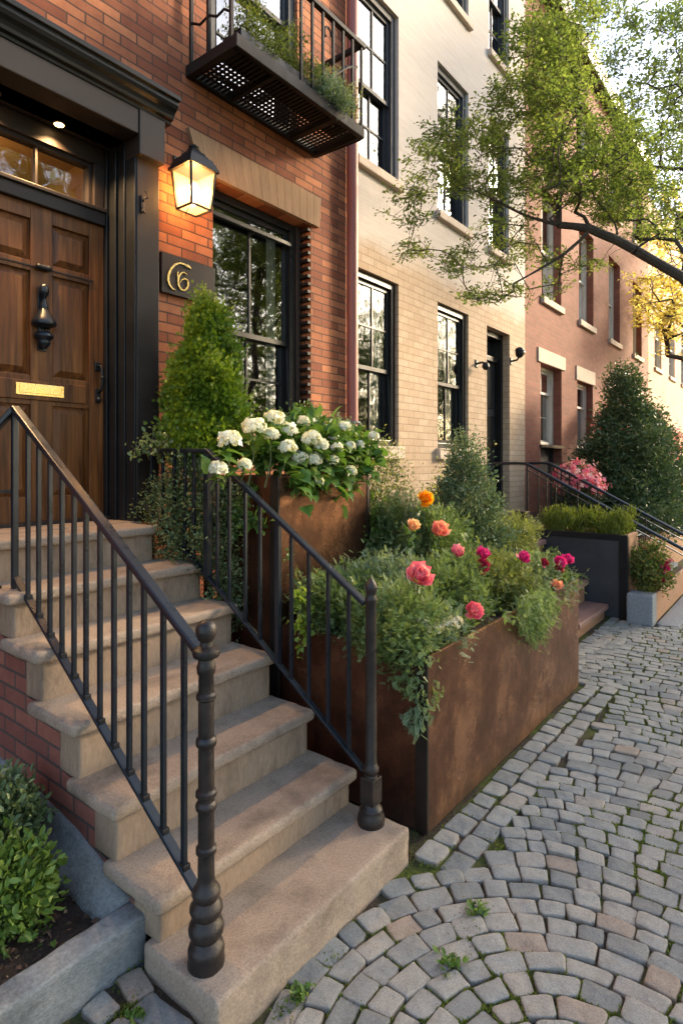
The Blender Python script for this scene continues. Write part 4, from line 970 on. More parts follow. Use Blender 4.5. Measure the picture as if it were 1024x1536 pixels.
# ================================================================== CREAM HOUSE
H2 = thing('cream_townhouse', 'tall cream painted brick house with dark window frames and black door', 'house', (6.5, YF, 0))
W2 = [(4.44, 5.16), (5.98, 6.76), (7.37, 8.03)]
ops = []
for a, b in W2:
    ops += [(a, b, 4.56, 6.28), (a, b, 7.15, 8.8)]
for a, b in W2[:2]: ops.append((a, b, 1.86, 3.53))
ops.append((7.30, 8.06, 1.0, 3.50))
m = MB(); facade(m, 4.36, 8.64, 0, 10.6, ops); shell(m, 4.36, 8.64, 10.6); m.build('wall', M['cream'], H2)
MB().box(4.36, 8.7, YF-.22, YF-.003, 10.3, 10.7).build('cornice', M['brown'], H2)
for a, b in W2:
    for z0, z1, md in ((4.56, 6.28, 5.36), (7.15, 8.8, 8.0)):
        window(H2, a, b, z0, z1, 'slate', y=YF+.07, fw=.075, cols=2, rows=(2, 2), mid=md, sill=.09, glass='glass2', mun=.02)
for a, b in W2[:2]:
    window(H2, a, b, 1.86, 3.53, 'black', y=YF+.07, fw=.07, cols=2, rows=(1, 2), mid=2.62, sill=.13, glass='glass2', curtain=('curtain', ((0, .3), (.72, 1)), 0, 1))
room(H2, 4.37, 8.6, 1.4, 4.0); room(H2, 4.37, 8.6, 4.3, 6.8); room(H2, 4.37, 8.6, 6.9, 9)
d = MB(); d.box(7.30, 7.36, YF+.1, YF+.26, 1.0, 3.5); d.box(8.0, 8.06, YF+.1, YF+.26, 1.0, 3.5); d.box(7.36, 8.0, YF+.1, YF+.26, 3.42, 3.5); d.box(7.36, 8.0, YF+.14, YF+.24, 3.1, 3.17)
fr = d.build('door_frame', M['black'], H2, bevel=.006)
MB().quad((7.36, YF+.2, 3.17), (8.0, YF+.2, 3.17), (8.0, YF+.2, 3.42), (7.36, YF+.2, 3.42)).build('pane', M['glass'], fr)
d = MB(); d.box(7.36, 8.0, YF+.2, YF+.25, 1.0, 3.1); dr = d.build('front_door', M['slate'], H2)
for a, b in ((7.42, 7.64), (7.72, 7.94)):
    for z0, z1 in ((1.12, 1.6), (1.7, 2.35), (2.45, 3.0)):
        MB().box(a, b, YF+.185, YF+.2, z0, z1).build('door_panel', M['black'], dr, bevel=.012)
q = MB(); q.ball((7.93, YF+.16, 1.95), .03, 10); q.build('door_knob', M['brass'], dr)
# two small black wall lamps either side of the black door
def sconce(x, z, label, scl, up):
    o = thing('wall_lamp', label, 'lamp', (x, YF, z), 'lamps beside the black door'); q = MB()
    q.lathe([(.04, 0), (.04, .02)], 0, 0, 14); me = q
    b = MB(); b.box(x-.03, x+.03, YF-.015, YF, z-.05, z+.05); b.build('back_plate', M['iron'], o, bevel=.006)
    b = MB(); b.tube([(x, YF-.01, z), (x, YF-.09, z+.01), (x+.01, YF-.12, z+.05*up), (x+.02, YF-.12, z+.1*up)], .014, 8); b.build('arm', M['iron'], o)
    b = MB(); c = Vector((x+.02, YF-.12, z+.11*up)); b.ball(c, .05*scl, 12, 0, 1, 1, 1.2); b.lathe([(.055*scl, 0), (.045*scl, .03), (.01, .055)], c.x, c.y, 14, cz=c.z+.03*up); b.build('shade', M['iron'], o)
    if up > 0: b = MB(); b.ball((c.x+.01, c.y-.045, c.z), .035, 12); b.build('lens', M['glass2'], o)
    return o
sconce(6.98, 2.95, 'small black wall lamp pointing right at the left side of the black door', .9, -.35)
sconce(8.10, 3.13, 'shiny black wall lamp at the right side of the black door', 1.25, 1)
# entrance steps of the cream house and its landing
ES = thing('entrance_steps', 'rosy brown stone steps climbing behind the copper planter to black door', 'steps', (6.4, 1.72, 0))
ys = [1.72, 1.93, 2.16, 2.40]; zs = [.147, .386, .60, .80]
for i in range(4):
    o = MB().box(5.86, 6.905, ys[i]-.02, (ys[i+1]+.05) if i < 3 else 2.68, zs[i]-.055, zs[i]).build('step', M['woodstep'], ES, bevel=.01)
    MB().box(5.88, 6.88, ys[i]+.02, ys[i]+.15, (zs[i-1] if i else -.02), zs[i]-.055).build('riser', M['plank'], o)
MB().box(5.86, 8.4, 2.645, 3.295, .9, .975).build('landing', M['edge'], ES, bevel=.006)
MB().box(5.9, 8.36, 2.70, 3.295, -.02, .9).build('landing_base', M['plank'], ES)
MB().box(6.98, 7.12, 2.66, 2.80, .976, 1.10).build('post_block', M['edge'], ES, bevel=.005)
S2 = thing('side_steps', 'dark steps under twin iron handrails right of the slate planter', 'steps', (7.95, 1.6, 0))
for i in range(4): MB().box(7.50, 8.33, 1.62+.26*i, 2.64, -.02 if i == 0 else .2*i+.001, .2*(i+1)).build('step', M['edge'], S2, bevel=.008)
for k, (X, lab) in enumerate(((7.47, 'near black stair handrail with balusters by the pink azalea'), (8.36, 'far black stair handrail running down behind the azalea'))):
    o = thing('stair_railing', lab, 'railing', (X, 1.0, 0), 'twin handrails of the far steps')
    T0 = Vector((X, 2.84, 1.68)); T1 = Vector((X, 1.0, .70))
    q = MB(); q.tube([(X, 3.28, 1.68), (X, 2.95, 1.685), T0, T0.lerp(T1, .06)+Vector((0, 0, .004)), T0.lerp(T1, .5), T1], .02, 8); q.build('handrail', M['rail'], o)
    q = MB(); q.bar(T0+Vector((0, 0, -.07)), T1+Vector((0, 0, -.07)), .02, .012); q.build('lower_rail', M['rail'], o)
    for t, y in enumerate((2.82, 2.68, 2.57, 2.46, 2.2, 1.9, 1.62, 1.03)):
        zt = 1.68-(2.84-y)*.98/1.84; w = .011 if t in (0, 7) else .007
        zb = .975 if y > 2.64 else (.2*max(1, min(4, int((y-1.62)/.26)+1)) if y > 1.6 else 0)
        MB().box(X-w, X+w, y-w, y+w, zb, zt).build('baluster', M['rail'], o)
LF = thing('garden_fence', 'tiny low iron hoop fence behind the reddish shrub', 'fence', (7.7, 1.57, .2))
for i in range(6): MB().box(7.42+.11*i, 7.43+.11*i, 1.565, 1.575, .2, .80).build('picket', M['iron'], LF)
q = MB(); q.tube([(7.38, 1.57, .80), (7.5, 1.57, .83), (7.9, 1.57, .83), (8.0, 1.57, .79)], .009, 6); q.build('top_rail', M['granite'], LF)
# ================================================================== RED HOUSE AND BEYOND
H3 = thing('red_townhouse', 'faded red brick house with pale stone sills behind the evergreen shrub', 'house', (13, YF, 0))
ops = [(9.30, 10.32, 1.5, 3.27), (11.2, 12.2, 1.95, 3.20)]
U = [(9.35, 10.3), (11.3, 12.25), (13.4, 14.35), (15.6, 16.6)]
for a, b in U: ops += [(a, b, 4.33, 6.1), (a, b, 7.1, 8.5)]
for a, b in U[2:]: ops.append((a, b, 1.95, 3.2))
m = MB(); facade(m, 8.641, 17.4, 0, 9.3, ops, depth=.24); shell(m, 8.641, 17.4, 9.3); m.build('wall', M['red2'], H3)
MB().box(8.64, 17.4, YF-.2, YF-.003, 9.05, 9.4).build('cornice', M['brown'], H3)
window(H3, 9.30, 10.32, 1.98, 3.27, 'whitewood', y=YF+.17, cols=2, rows=(2, 1), mid=2.85, lint=(.23, .0, .15), lintm='sill', curtain=('whitecur', ((0, .45), (.6, 1)), 0, 1))
MB().box(9.26, 10.36, YF-.03, YF+.14, 1.93, 1.978).build('sill', M['black'], H3); MB().box(9.31, 10.31, YF+.14, YF+.18, 1.5, 1.93).build('under_panel', M['slate'], H3)
for i, (a, b) in enumerate([(11.2, 12.2)]+U[2:]):
    window(H3, a, b, 1.95, 3.2, 'whitewood', y=YF+.15, cols=2, rows=(1, 1), mid=2.75, lint=(.26, .0, .1), lintm='sill', sill=.1, curtain=('whitecur', ((0, .5),), 0, 1))
for a, b in U:
    for z0, z1 in ((4.33, 6.1), (7.1, 8.5)):
        window(H3, a, b, z0, z1, 'whitewood', y=YF+.16, cols=2, rows=(1, 1), sill=.11, curtain=('whitecur', ((0, .36), (.62, 1)), 0, 1))
room(H3, 8.7, 17.3, 1.2, 4.0, YF+.25); room(H3, 8.7, 17.3, 4.1, 6.5, YF+.25); room(H3, 8.7, 17.3, 6.8, 8.9, YF+.25)
H4 = thing('pale_townhouse', 'sunlit pale brick house at the far end of the row', 'house', (21, YF, 0))
m = MB(); facade(m, 17.41, 30, 0, 8.8, [(22.6, 23.6, 4.33, 6.1), (20.4, 21.4, 4.33, 6.1), (18.2, 19.2, 4.33, 6.1), (18.2, 19.2, 1.9, 3.2)]); shell(m, 17.41, 30, 8.8); m.build('wall', M['pale'], H4)
for x_ in (18.2, 20.4, 22.6): window(H4, x_, x_+1, 4.33, 6.1, 'whitewood', y=YF+.06, sill=.1, curtain=('whitecur', ((0, .45), (.55, 1)), 0, 1))
window(H4, 18.2, 19.2, 1.9, 3.2, 'whitewood', y=YF+.15, sill=.1, curtain=('whitecur', ((0, .4), (.6, 1)), 0, 1))
# raised front garden before the red house
GW = MB().box(8.62, 17.3, 1.72, 1.86, -.02, .62).build('garden_wall', M['plank'], None); tag(GW, 'low brown retaining wall of the far front garden', 'wall')
MB().box(8.62, 17.3, 1.86, 3.29, -.02, .56).build('garden_soil', M['soil'], None, 'structure')
# ================================================================== PLANTS
def peony(par, c, r, mat, seed, face=(-.5, -.62, .6), n=46, name='flower'):
    q = np.random.default_rng(seed); face = np.array(face)/np.linalg.norm(face)
    D = []; S = []; Pp = []
    for i in range(n):
        t = (i+.5)/n; th = i*2.399; el = 1.42*t**.62
        a = unit(np.cross(face, [.3, .2, 1.])[None])[0]; b = np.cross(face, a)
        d = face*math.cos(el)+(a*math.cos(th)+b*math.sin(th))*math.sin(el); D.append(d); S.append(r*(.72+.35*t)*q.uniform(.88, 1.12)); Pp.append(np.array(c)-face*r*.22)
    D = unit(np.array(D)+q.normal(size=(n, 3))*.16); S = np.array(S); Z = unit(face[None]-(D*face).sum(1, keepdims=True)*D+q.normal(size=D.shape)*.12); Z = unit(Z-(Z*D).sum(1, keepdims=True)*D)
    Fr = np.stack([D, np.cross(Z, D), Z], 2)
    return scatter(name, T_petal, np.array(Pp), Fr, S, S*.95, q.random(n)*.75+.25*np.linspace(1, 0, n), M[mat], par, None, True)
def stalk(par, a, b, r=.004):
    a = Vector(a); b = Vector(b); mb = MB(); mid = a.lerp(b, .5)+Vector((.015, -.01, .02)); mb.tube([a, mid, b], [r*1.3, r, r*.8], 6); return mb.build('flower_stem', M['greenstem'], par)
def cluster_head(par, c, r, mat, seed, n=80, fl=.0135, squash=.8, name='flower_head'):
    q = np.random.default_rng(seed); D = unit(q.normal(size=(n, 3))); D[:, 2] = np.where(D[:, 2] < -.45, -D[:, 2], D[:, 2])
    lm = 1+.16*q.normal(size=(n, 1))*.6
    P = np.array(c)+D*r*lm*np.array([1, 1, squash]); N_ = D+q.normal(size=D.shape)*.3
    X = unit(np.cross(N_, q.normal(size=D.shape))); Z = unit(N_-(N_*X).sum(1, keepdims=True)*X); Fr = np.stack([X, np.cross(Z, X), Z], 2)
    s = fl*(.8+.5*q.random(n)); return scatter(name, T_floret, P, Fr, s, s, q.random(n)*.8+.2*(D[:, 2]+1)/2, M[mat], par)
# --- topiary
shrub('conical_topiary', 'bright green clipped conical evergreen standing beside the plaque', 'evergreen', (2.40, 2.95, .0), (2.40, 2.95, 1.70), (.222, .22, 1.10), 430, 125, .034, .028, .021, 'lf_arbor', 11, 'bullet', T_spray, stem='trunk', inner=.62, lump=.85, stems=False, up=.75, out=.75, rand=.45, upn=.0)
tr_ = [o for o in bpy.data.objects if o.name == 'conical_topiary'][0]
MB().tube([(2.40, 2.95, 0), (2.41, 2.95, .9), (2.40, 2.95, 1.75), (2.40, 2.95, 2.6)], [.035, .03, .026, .008], 9).build('trunk', M['trunk'], tr_)
# --- boxwood growing through the right railing
o, rng = shrub('boxwood', 'small leaved dark boxwood growing through the right stair railing', 'shrub', (2.24, 2.9, .0), (2.19, 2.84, 1.38), (.16, .37, .33), 460, 30, .034, .022, .012, 'lf_box', 12, 'ball', T_oval, inner=.3, lump=.3)
C, D = blob(70, (2.25, 2.60, .98), (.09, .10, .26), rng); leafcloud('foliage', C, D, 26, .03, .022, .012, M['lf_box'], o, rng, T_oval)
o = thing('ivy', 'broad leaved ivy spray hanging against tall copper planter side', 'ivy', (2.30, 2.45, 1.3)); rng = np.random.default_rng(14)
C = np.array([tuple(pX(x, y, 2.27)+Vector((rng.normal()*.02, 0, 0))) for x, y in [(345, 770), (352, 782), (358, 770), (366, 778), (372, 790), (378, 775), (385, 786), (392, 778), (362, 795), (350, 800), (340, 790), (366, 760), (368, 745), (366, 735), (330, 775)]])
leafcloud('foliage', C, np.tile([-.6, -.5, .3], (len(C), 1)), 9, .024, .045, .036, M['lf_hyd'], o, rng, T_big, up=.0, rand=.9)
skeleton((2.25, 2.75, 1.2), C, .0016, .35, rng=rng).build('stem', M['greenstem'], o)
o = thing('trailing_sprig', 'leafy sprig reaching left across the dark door jamb below the topiary', 'plant', (2.25, 2.9, 1.75)); rng = np.random.default_rng(15)
C = np.array([tuple(pY(x, y, 2.93+.05*rng.normal())) for x, y in [(200, 674), (210, 668), (218, 680), (226, 664), (236, 672), (240, 684), (250, 660), (256, 676), (266, 668), (276, 662), (284, 676), (296, 664), (230, 655), (262, 652), (206, 684), (246, 648), (285, 655), (300, 672)]])
leafcloud('foliage', C, np.tile([-.4, -.4, .4], (len(C), 1)), 15, .028, .03, .018, M['lf_box'], o, rng, T_oval)
skeleton((2.38, 2.95, 1.72), C, .0016, .35, rng=rng).build('stem', M['twig'], o)
# --- hydrangeas
heads = [(505,672,8),(538,668,7),(345,661,13.5),(381,642,15),(411,628,13),(407,652,9),(433,646,12),(455,632,8),(432,671,10),(451,688,11),(468,690,12),(468,659,13),(482,668,9),(326,703,10),(367,697,7.5),(498,691,8),(526,707,8),(524,670,9),(517,641,9),(478,722,5),(560,654,7),(500,655,6)]
grp = [('white hydrangea with big round heads at the left end of tall planter', lambda x: x < 400), ('white hydrangea in the middle of tall planter with stacked heads', lambda x: 400 <= x < 474), ('white hydrangea with smaller loose heads at right end of tall planter', lambda x: x >= 474)]
spots = [((2.62, 2.47, 1.72), (.26, .17, .17)), ((2.86, 2.50, 1.76), (.24, .2, .2)), ((3.14, 2.50, 1.72), (.22, .2, .17))]
for k in range(3):
    o, rng = shrub('hydrangea', grp[k][0], 'hydrangea', (spots[k][0][0], 2.52, 1.54), spots[k][0], spots[k][1], 100, 5, .03, .085, .072, 'lf_hyd', 20+k, 'dome', T_big, group='white hydrangeas in tall planter', stem='greenstem', inner=.55, out=.9, rand=.5, up=.05, upn=.5)
    for i, (x, y, r) in enumerate(heads):
        if grp[k][1](x):
            Yh = 2.22+.02*((i*7) % 4) if y > 650 else 2.30+.025*((i*7) % 5); c = pY(x, y, Yh); rr = r*3.9/889*.93
            cluster_head(o, c, rr, 'p_white', 300+i, n=int(60+rr*900), fl=.0155)
            stalk(o, (c.x, max(2.32, c.y+.05), 1.56), c-Vector((0, -.01, rr*.5)))
            LC_ = np.tile(np.array(c)+np.array([0, .025, -rr*.9]), (6, 1))+rng.normal(size=(6, 3))*.02
            leafcloud('foliage', LC_, np.stack([np.cos(np.arange(6)*1.05), np.sin(np.arange(6)*1.05)-.4, np.full(6, -.05)], 1), 1, .012, .085, .07, M['lf_hyd'], o, rng, T_big, up=0, rand=.25, upn=.7)
# big leaves and small fresh shoots hanging over the planter's front edge
rng = np.random.default_rng(29); n_ = 46
C = np.stack([rng.uniform(2.42, 3.17, n_), 2.265+.02*rng.normal(size=n_), 1.60+.05*rng.normal(size=n_)], 1)
leafcloud('foliage', C, np.tile([0, -.8, -.15], (n_, 1)), 3, .025, .085, .072, M['lf_hyd'], o, rng, T_big, up=0, rand=.45, upn=.6)
# leafy filler behind hydrangeas, with yellow-green tips
shrub('filler_shrub', 'fine leaved yellow green shrub rising behind the white hydrangeas', 'shrub', (2.95, 2.66, 1.55), (2.98, 2.66, 1.86), (.36, .12, .2), 150, 26, .035, .034, .016, 'lf_shrub', 24, 'ball', T_leaf, inner=.3)
shrub('filler_shrub', 'dusty green fine shrub at the drainpipe end of tall planter', 'shrub', (3.22, 2.6, 1.55), (3.26, 2.62, 1.80), (.17, .12, .22), 80, 26, .035, .03, .014, 'lf_grey', 25, 'ball', T_leaf, inner=.3)
# --- low planter
def bedplant(label, px, py, Y, rad, n, per, L, W, mat, seed, tpl=T_frond, cat='plant', name='bedding_plant', spread=.04, shape='ball', base=None, **kw):
    c = pY(px, py, Y); kw.setdefault('up', .45); kw.setdefault('upn', .75)
    return shrub(name, label, cat, base or (c.x, min(Y, 2.2), .74), tuple(c), rad, n, per, spread, L, W, mat, seed, shape, tpl, stem='greenstem', group='plants filling the low copper planter', **kw)
o, rng = bedplant('lacy green plant trailing over the near corner of low copper planter', 600, 938, 1.56, (.22, .19, .15), 138, 42, .036, .03, 'lf_lacy', 30)
C = []
for i in range(30):
    t = rng.random(); C.append((2.34+.10*(rng.random()**2), 1.43+.07*rng.normal()*.8, .84-.22*t))
C = np.array(C); leafcloud('trailing_stem', C, np.tile([-.5, -.4, -.5], (len(C), 1)), 14, .022, .036, .028, M['lf_lacy'], o, rng, T_frond, up=-.3)
C = np.array([(2.345-.012*rng.random(), 1.405+.02*rng.normal(), .60-.13*rng.random()) for _ in range(10)]); leafcloud('trailing_stem', C, np.tile([-.5, -.3, -.6], (10, 1)), 7, .014, .05, .04, M['lf_grey'], o, rng, T_frond, up=-.4)
skeleton((2.45, 1.5, .78), np.concatenate([C, [[2.35, 1.42, .7]]]), .0015, .3, rng=rng).build('stem', M['greenstem'], o)
bedplant('feathery dark green plant behind the right newel post', 515, 905, 2.0, (.22, .2, .16), 172, 40, .036, .03, 'lf_lacy', 31)
bedplant('grey green ferny clump left of the big pink peony', 575, 880, 1.9, (.22, .2, .14), 114, 40, .036, .03, 'lf_grey', 32)
bedplant('soft olive green clump around the big pink peony', 665, 888, 1.72, (.30, .26, .18), 218, 40, .036, .03, 'lf_lacy', 33)
bedplant('light green feathery clump in middle of low copper planter', 735, 872, 1.70, (.32, .27, .17), 229, 40, .036, .03, 'lf_olive', 34)
o, rng = bedplant('grey green feathery plant cascading over the front of low copper planter', 790, 880, 1.60, (.30, .22, .17), 195, 40, .036, .03, 'lf_grey', 35)
C = []
for i in range(90):
    x = 3.62+.30*rng.normal()*.62; t = rng.random()**1.4*max(0, 1-abs(x-3.66)/.5); C.append((x, 1.335-.03*rng.random(), .86-.30*t))
leafcloud('trailing_stem', np.array(C), np.tile([-.2, -.7, -.4], (90, 1)), 20, .028, .034, .026, M['lf_lacy'], o, rng, T_frond, up=-.25)
bedplant('bushy green plant with magenta blooms at the far end of low planter', 815, 872, 1.55, (.20, .17, .15), 138, 40, .036, .03, 'lf_lacy', 36)
bedplant('pale olive plant in the middle row under the magenta blooms', 760, 815, 2.0, (.36, .2, .2), 218, 40, .036, .03, 'lf_olive', 37)
bedplant('mid green plant under the coral and yellow rose', 655, 822, 2.05, (.34, .2, .24), 229, 40, .036, .03, 'lf_lacy', 38)
bedplant('dark green back plant below the orange bloom', 605, 815, 2.15, (.28, .16, .28), 195, 42, .036, .03, 'lf_box', 39)
o, rng = bedplant('loose pale shrub rising between tall planter and cream wall', 573, 745, 2.45, (.20, .17, .42), 170, 20, .028, .013, 'lf_olive', 40, T_leaf, base=(3.62, 2.5, .56), spread=.05)
q = blob(60, tuple(pY(580, 715, 2.42)), (.2, .15, .3), rng)[0]; leafcloud('flower', q, np.tile([-.5, -.5, .5], (60, 1)), 3, .04, .018, .014, M['p_lace'], o, rng, T_oval)
bedplant('dense upright green bush behind the flowers at tall planter foot', 575, 800, 2.3, (.24, .14, .22), 130, 22, .04, .02, 'lf_shrub', 41, T_leaf)
# lace-cap
o, rng = bedplant('flat pale lace flower head near the low planter edge', 655, 950, 1.50, (.13, .1, .07), 40, 14, .06, .05, 'lf_grey', 42, name='lace_flower', cat='flower')
c = pY(655, 936, 1.43)
for k in range(7): cluster_head(o, c+Vector((.10*math.cos(k*.9)*(k > 0), .08*math.sin(k*.9)*(k > 0), .015*rng.normal())), .042, 'p_lace', 420+k, 60, .008, .5)
# hosta-like grey leaves
o = thing('hosta', 'broad blue grey leaves beside the newel post top', 'hosta', tuple(pY(590, 900, 1.78))); rng = np.random.default_rng(43)
c = pY(592, 888, 1.78); n_ = 9; P_ = np.tile(np.array(c)-np.array([0, 0, .06]), (n_, 1))+rng.normal(size=(n_, 3))*.03; D_ = np.stack([np.cos(np.arange(n_)*.8), np.sin(np.arange(n_)*.8), np.full(n_, .45)], 1)
M['lf_hosta'] = leafmat('hosta_leaf', G((0, (.10, .14, .12)), (1, (.2, .25, .22))), .15)
scatter('leaf', T_big, P_, frames(D_, rng, .6), np.full(n_, .16), np.full(n_, .15), rng.random(n_), M['lf_hosta'], o)
# lime ivy by the railing
o = thing('lime_ivy', 'bright lime green ivy shoot beside the middle baluster', 'ivy', tuple(pY(452, 975, 2.0))); rng = np.random.default_rng(44)
C = np.array([tuple(pY(x, y, 1.98+.02*rng.normal())) for x, y in [(452, 885), (448, 895), (456, 900), (446, 912), (455, 920), (444, 930), (452, 940), (448, 952), (456, 962), (450, 975), (460, 945), (462, 925)]])
leafcloud('foliage', C, np.tile([-.5, -.6, .2], (len(C), 1)), 6, .014, .042, .034, M['lf_lime'], o, rng, T_big, up=-.1)
skeleton(tuple(pY(455, 985, 2.0)), C, .0016, .3, rng=rng).build('stem', M['greenstem'], o)
o = thing('small_ivy', 'tiny olive ivy sprig against the tall copper planter front', 'ivy', tuple(pY(475, 870, 2.26)))
C = np.array([tuple(pY(x, y, 2.255)) for x, y in [(470, 862), (478, 866), (484, 860), (474, 872), (430, 828), (434, 834)]]); leafcloud('foliage', C, np.tile([-.3, -.8, .2], (len(C), 1)), 6, .012, .03, .022, M['lf_shrub'], o, rng, T_big)
# flowers on stalks
FL = [('big pink peony standing tallest near the newel post', 627, 866, 1.50, 20, 'p_coral', 'peony', 60), ('coral peony low at the planter front edge', 708, 918, 1.40, 14, 'p_coral', 'peony', 54),
      ('loose pink bloom in the middle of the bed', 686, 830, 1.66, 10, 'p_pink', 'rose', 30), ('rose pink bloom above the dark crimson one', 723, 832, 1.58, 9, 'p_magenta', 'rose', 36), ('dark crimson bloom below the rose pink one', 722, 851, 1.57, 10, 'p_crimson', 'rose', 34),
      ('single magenta bloom right of bed centre', 783, 837, 1.50, 8, 'p_magenta', 'rose', 36), ('crimson half hidden bloom near the magenta pair', 816, 846, 1.44, 6, 'p_crimson', 'rose', 26), ('magenta bloom left of the pair at far planter end', 838, 845, 1.42, 8.5, 'p_magenta', 'rose', 40), ('magenta bloom right of the pair at far planter end', 849, 841, 1.41, 8, 'p_magenta', 'rose', 40),
      ('deep magenta bud below the pair at far planter end', 836, 856, 1.42, 6.5, 'p_crimson', 'rose', 26), ('round glowing orange bloom highest at the back', 636, 750, 2.0, 12.5, 'p_orange', 'rose', 44), ('peach rose below the orange bloom', 618, 791, 1.86, 9.5, 'p_peach', 'rose', 40), ('coral and yellow rose right of the peach rose', 658, 797, 1.8, 12, 'p_mix', 'rose', 46),
      ('dried coral bloom at the far rim of low planter', 833, 879, 1.38, 8, 'p_mix', 'rose', 26)]
for i, (lab, x, y, Y, r, mt, cat, n) in enumerate(FL):
    c = pY(x, y, Y); d = (c.x*cc+c.y*ss); rr = r*d/889*(1.02 if r > 12 else 1.22)
    o = thing(cat, lab, cat, (c.x, c.y, .74), 'blooms in the low copper planter')
    peony(o, c, rr, mt, 500+i, n=n); stalk(o, (c.x+.03, c.y+.05, .74), c-Vector((-.004, -.008, rr*.2)), .0045)
    q = np.random.default_rng(600+i); C = np.array([np.array(c)+np.array([.02, .03, -rr*1.1-.03*k]) for k in range(4)]); leafcloud('leaf', C, np.tile([0, -.3, .2], (4, 1)), 4, .012, .05, .022, M['lf_shrub'], o, q, T_oval)
ro = MB(); ro.ball((*pY(622, 775, 2.12)[:2], pY(622, 775, 2.12).z), .065, 14, 0, 1.3, .8, .55); ro = ro.build('boulder', M['greystone'], None); weather(ro, .03, .012, 12, 0, 1, 3); tag(ro, 'small blue grey stone resting below the orange bloom', 'stone')
# --- conical shrub + golden shrub in front of the cream wall
shrub('conical_shrub', 'fine dusty green cone shaped shrub in front of the cream wall', 'shrub', (4.28, 2.05, .74), (4.28, 2.12, .84), (.40, .33, 1.13), 620, 30, .042, .036, .013, 'lf_spruce', 50, 'cone', T_leaf, stem='trunk', inner=.35, lump=.5, up=.25, out=.9)
shrub('loose_shrub', 'loose yellowish green shrub right of the conical shrub', 'shrub', (5.0, 2.75, .55), (4.97, 2.62, 1.22), (.27, .25, .42), 160, 26, .05, .036, .015, 'lf_olive', 51, 'ball', T_leaf, inner=.3, lump=.4)
shrub('loose_shrub', 'low green filler shrub between low planter and entrance steps', 'shrub', (5.5, 2.7, .55), (5.4, 2.55, .95), (.42, .3, .3), 150, 24, .05, .036, .015, 'lf_spruce', 52, 'ball', T_leaf, inner=.3)
# --- bed left of the stoop
for k, (x, y, zc, r, lab) in enumerate(((.845, 2.05, .285, (.12, .10, .13), 'leafy glossy green shrub nearest the bluestone kerb'), (.955, 2.33, .37, (.095, .12, .12), 'darker dense shrub behind the front one by brick foot of stoop'))):
    shrub('garden_shrub', lab, 'shrub', (x, y, .15), (x, y, zc), r, 260 if k == 0 else 300, 13, .03, .034, .018, 'lf_shrub' if k == 0 else 'lf_box', 60+k, 'ball', T_oval, group='shrubs left of the stoop', inner=.35, up=.6, out=.7, rand=.55, lump=.35)
# --- slate planter tufts, trough shrub, azaleas, evergreen shrubs
rng = np.random.default_rng(70); o = thing('grassy_plant', 'bright green grassy tufts filling the slate planter', 'plant', (7.17, 2.1, .87)); n_ = 150
C = np.stack([rng.uniform(6.98, 7.4, n_), rng.uniform(1.56, 2.5, n_), .88+.22*rng.random(n_)], 1); C[:, 2] += .07*np.array([noise.noise(Vector((y_*5, x_*5, 3))) for x_, y_ in C[:, :2]]); leafcloud('foliage', C, np.tile([0, 0, .8], (n_, 1)), 34, .035, .055, .012, M['lf_grass'], o, rng, up=.7, rand=.5)
o, rng = shrub('red_leaved_shrub', 'green and red leaved shrub growing in the granite ended trough', 'shrub', (7.28, 1.38, .27), (7.27, 1.36, .52), (.27, .16, .26), 150, 24, .04, .045, .02, 'lf_red', 71, 'ball', T_oval, inner=.3, lump=.35)
for i in range(14):
    a_ = rng.random()*6.28; b_ = rng.random(); peony(o, (7.2+.2*math.cos(a_)*b_, 1.22-.04*rng.random(), .56+.2*math.sin(a_)*b_), .034, ('p_crimson', 'p_pink', 'p_magenta')[i % 3], 710+i, n=14)
def azalea(lab, base, c, rad, nf, seed):
    o, rng = shrub('azalea', lab, 'azalea', base, c, rad, 150, 20, .05, .045, .02, 'lf_dark', seed, 'ball', T_oval, group='pink azaleas', inner=.4)
    C, D = blob(nf, (c[0]-.02, c[1]-.05, c[2]+.05), (rad[0]*1.04, rad[1]*1.04, rad[2]*1.0), rng, inner=.85); k = D[:, 2] > -.35; C, D = C[k], D[k]; n = len(C)
    rep = 6; Pp = np.repeat(C, rep, 0)+rng.normal(size=(n*rep, 3))*.03; N_ = np.repeat(D, rep, 0)+rng.normal(size=(n*rep, 3))*.35
    X = unit(np.cross(N_, rng.normal(size=N_.shape))); Z = unit(N_-(N_*X).sum(1, keepdims=True)*X); s = .034*(.7+.6*rng.random(n*rep))
    scatter('blossom', T_floret, Pp, np.stack([X, np.cross(Z, X), Z], 2), s, s, .6*np.repeat(rng.random(n), rep)+.4*rng.random(n*rep), M['p_azalea'], o); return o
azalea('rounded pink and white azalea behind the black handrail', (8.7, 2.6, .56), (8.72, 2.6, 1.33), (.36, .32, .29), 230, 72)
azalea('pink azalea at the right edge beyond the evergreen shrub', (13.4, 2.15, .56), (13.6, 2.15, 1.35), (1.0, .55, .9), 260, 73)
azalea('pink azalea peeping out behind the evergreen shrub under stone lintel', (12.3, 2.85, .56), (12.3, 2.85, 2.3), (.8, .35, .75), 160, 74)
shrub('evergreen_shrub', 'tall dark green broadleaf evergreen before the red house', 'evergreen', (10.5, 2.35, .56), (10.5, 2.35, .62), (1.10, .8, 2.75), 1300, 24, .085, .075, .032, 'lf_dark', 75, 'cone', T_leaf, group='dark evergreens of the far garden', stem='trunk', inner=.4, lump=.7, up=.3)
shrub('evergreen_shrub', 'shorter dark evergreen to the right of the tall one', 'evergreen', (11.9, 2.2, .56), (11.9, 2.2, .6), (.95, .6, 2.2), 700, 24, .085, .075, .032, 'lf_dark', 76, 'cone', T_leaf, group='dark evergreens of the far garden', stem='trunk', inner=.4, lump=.6, up=.3)
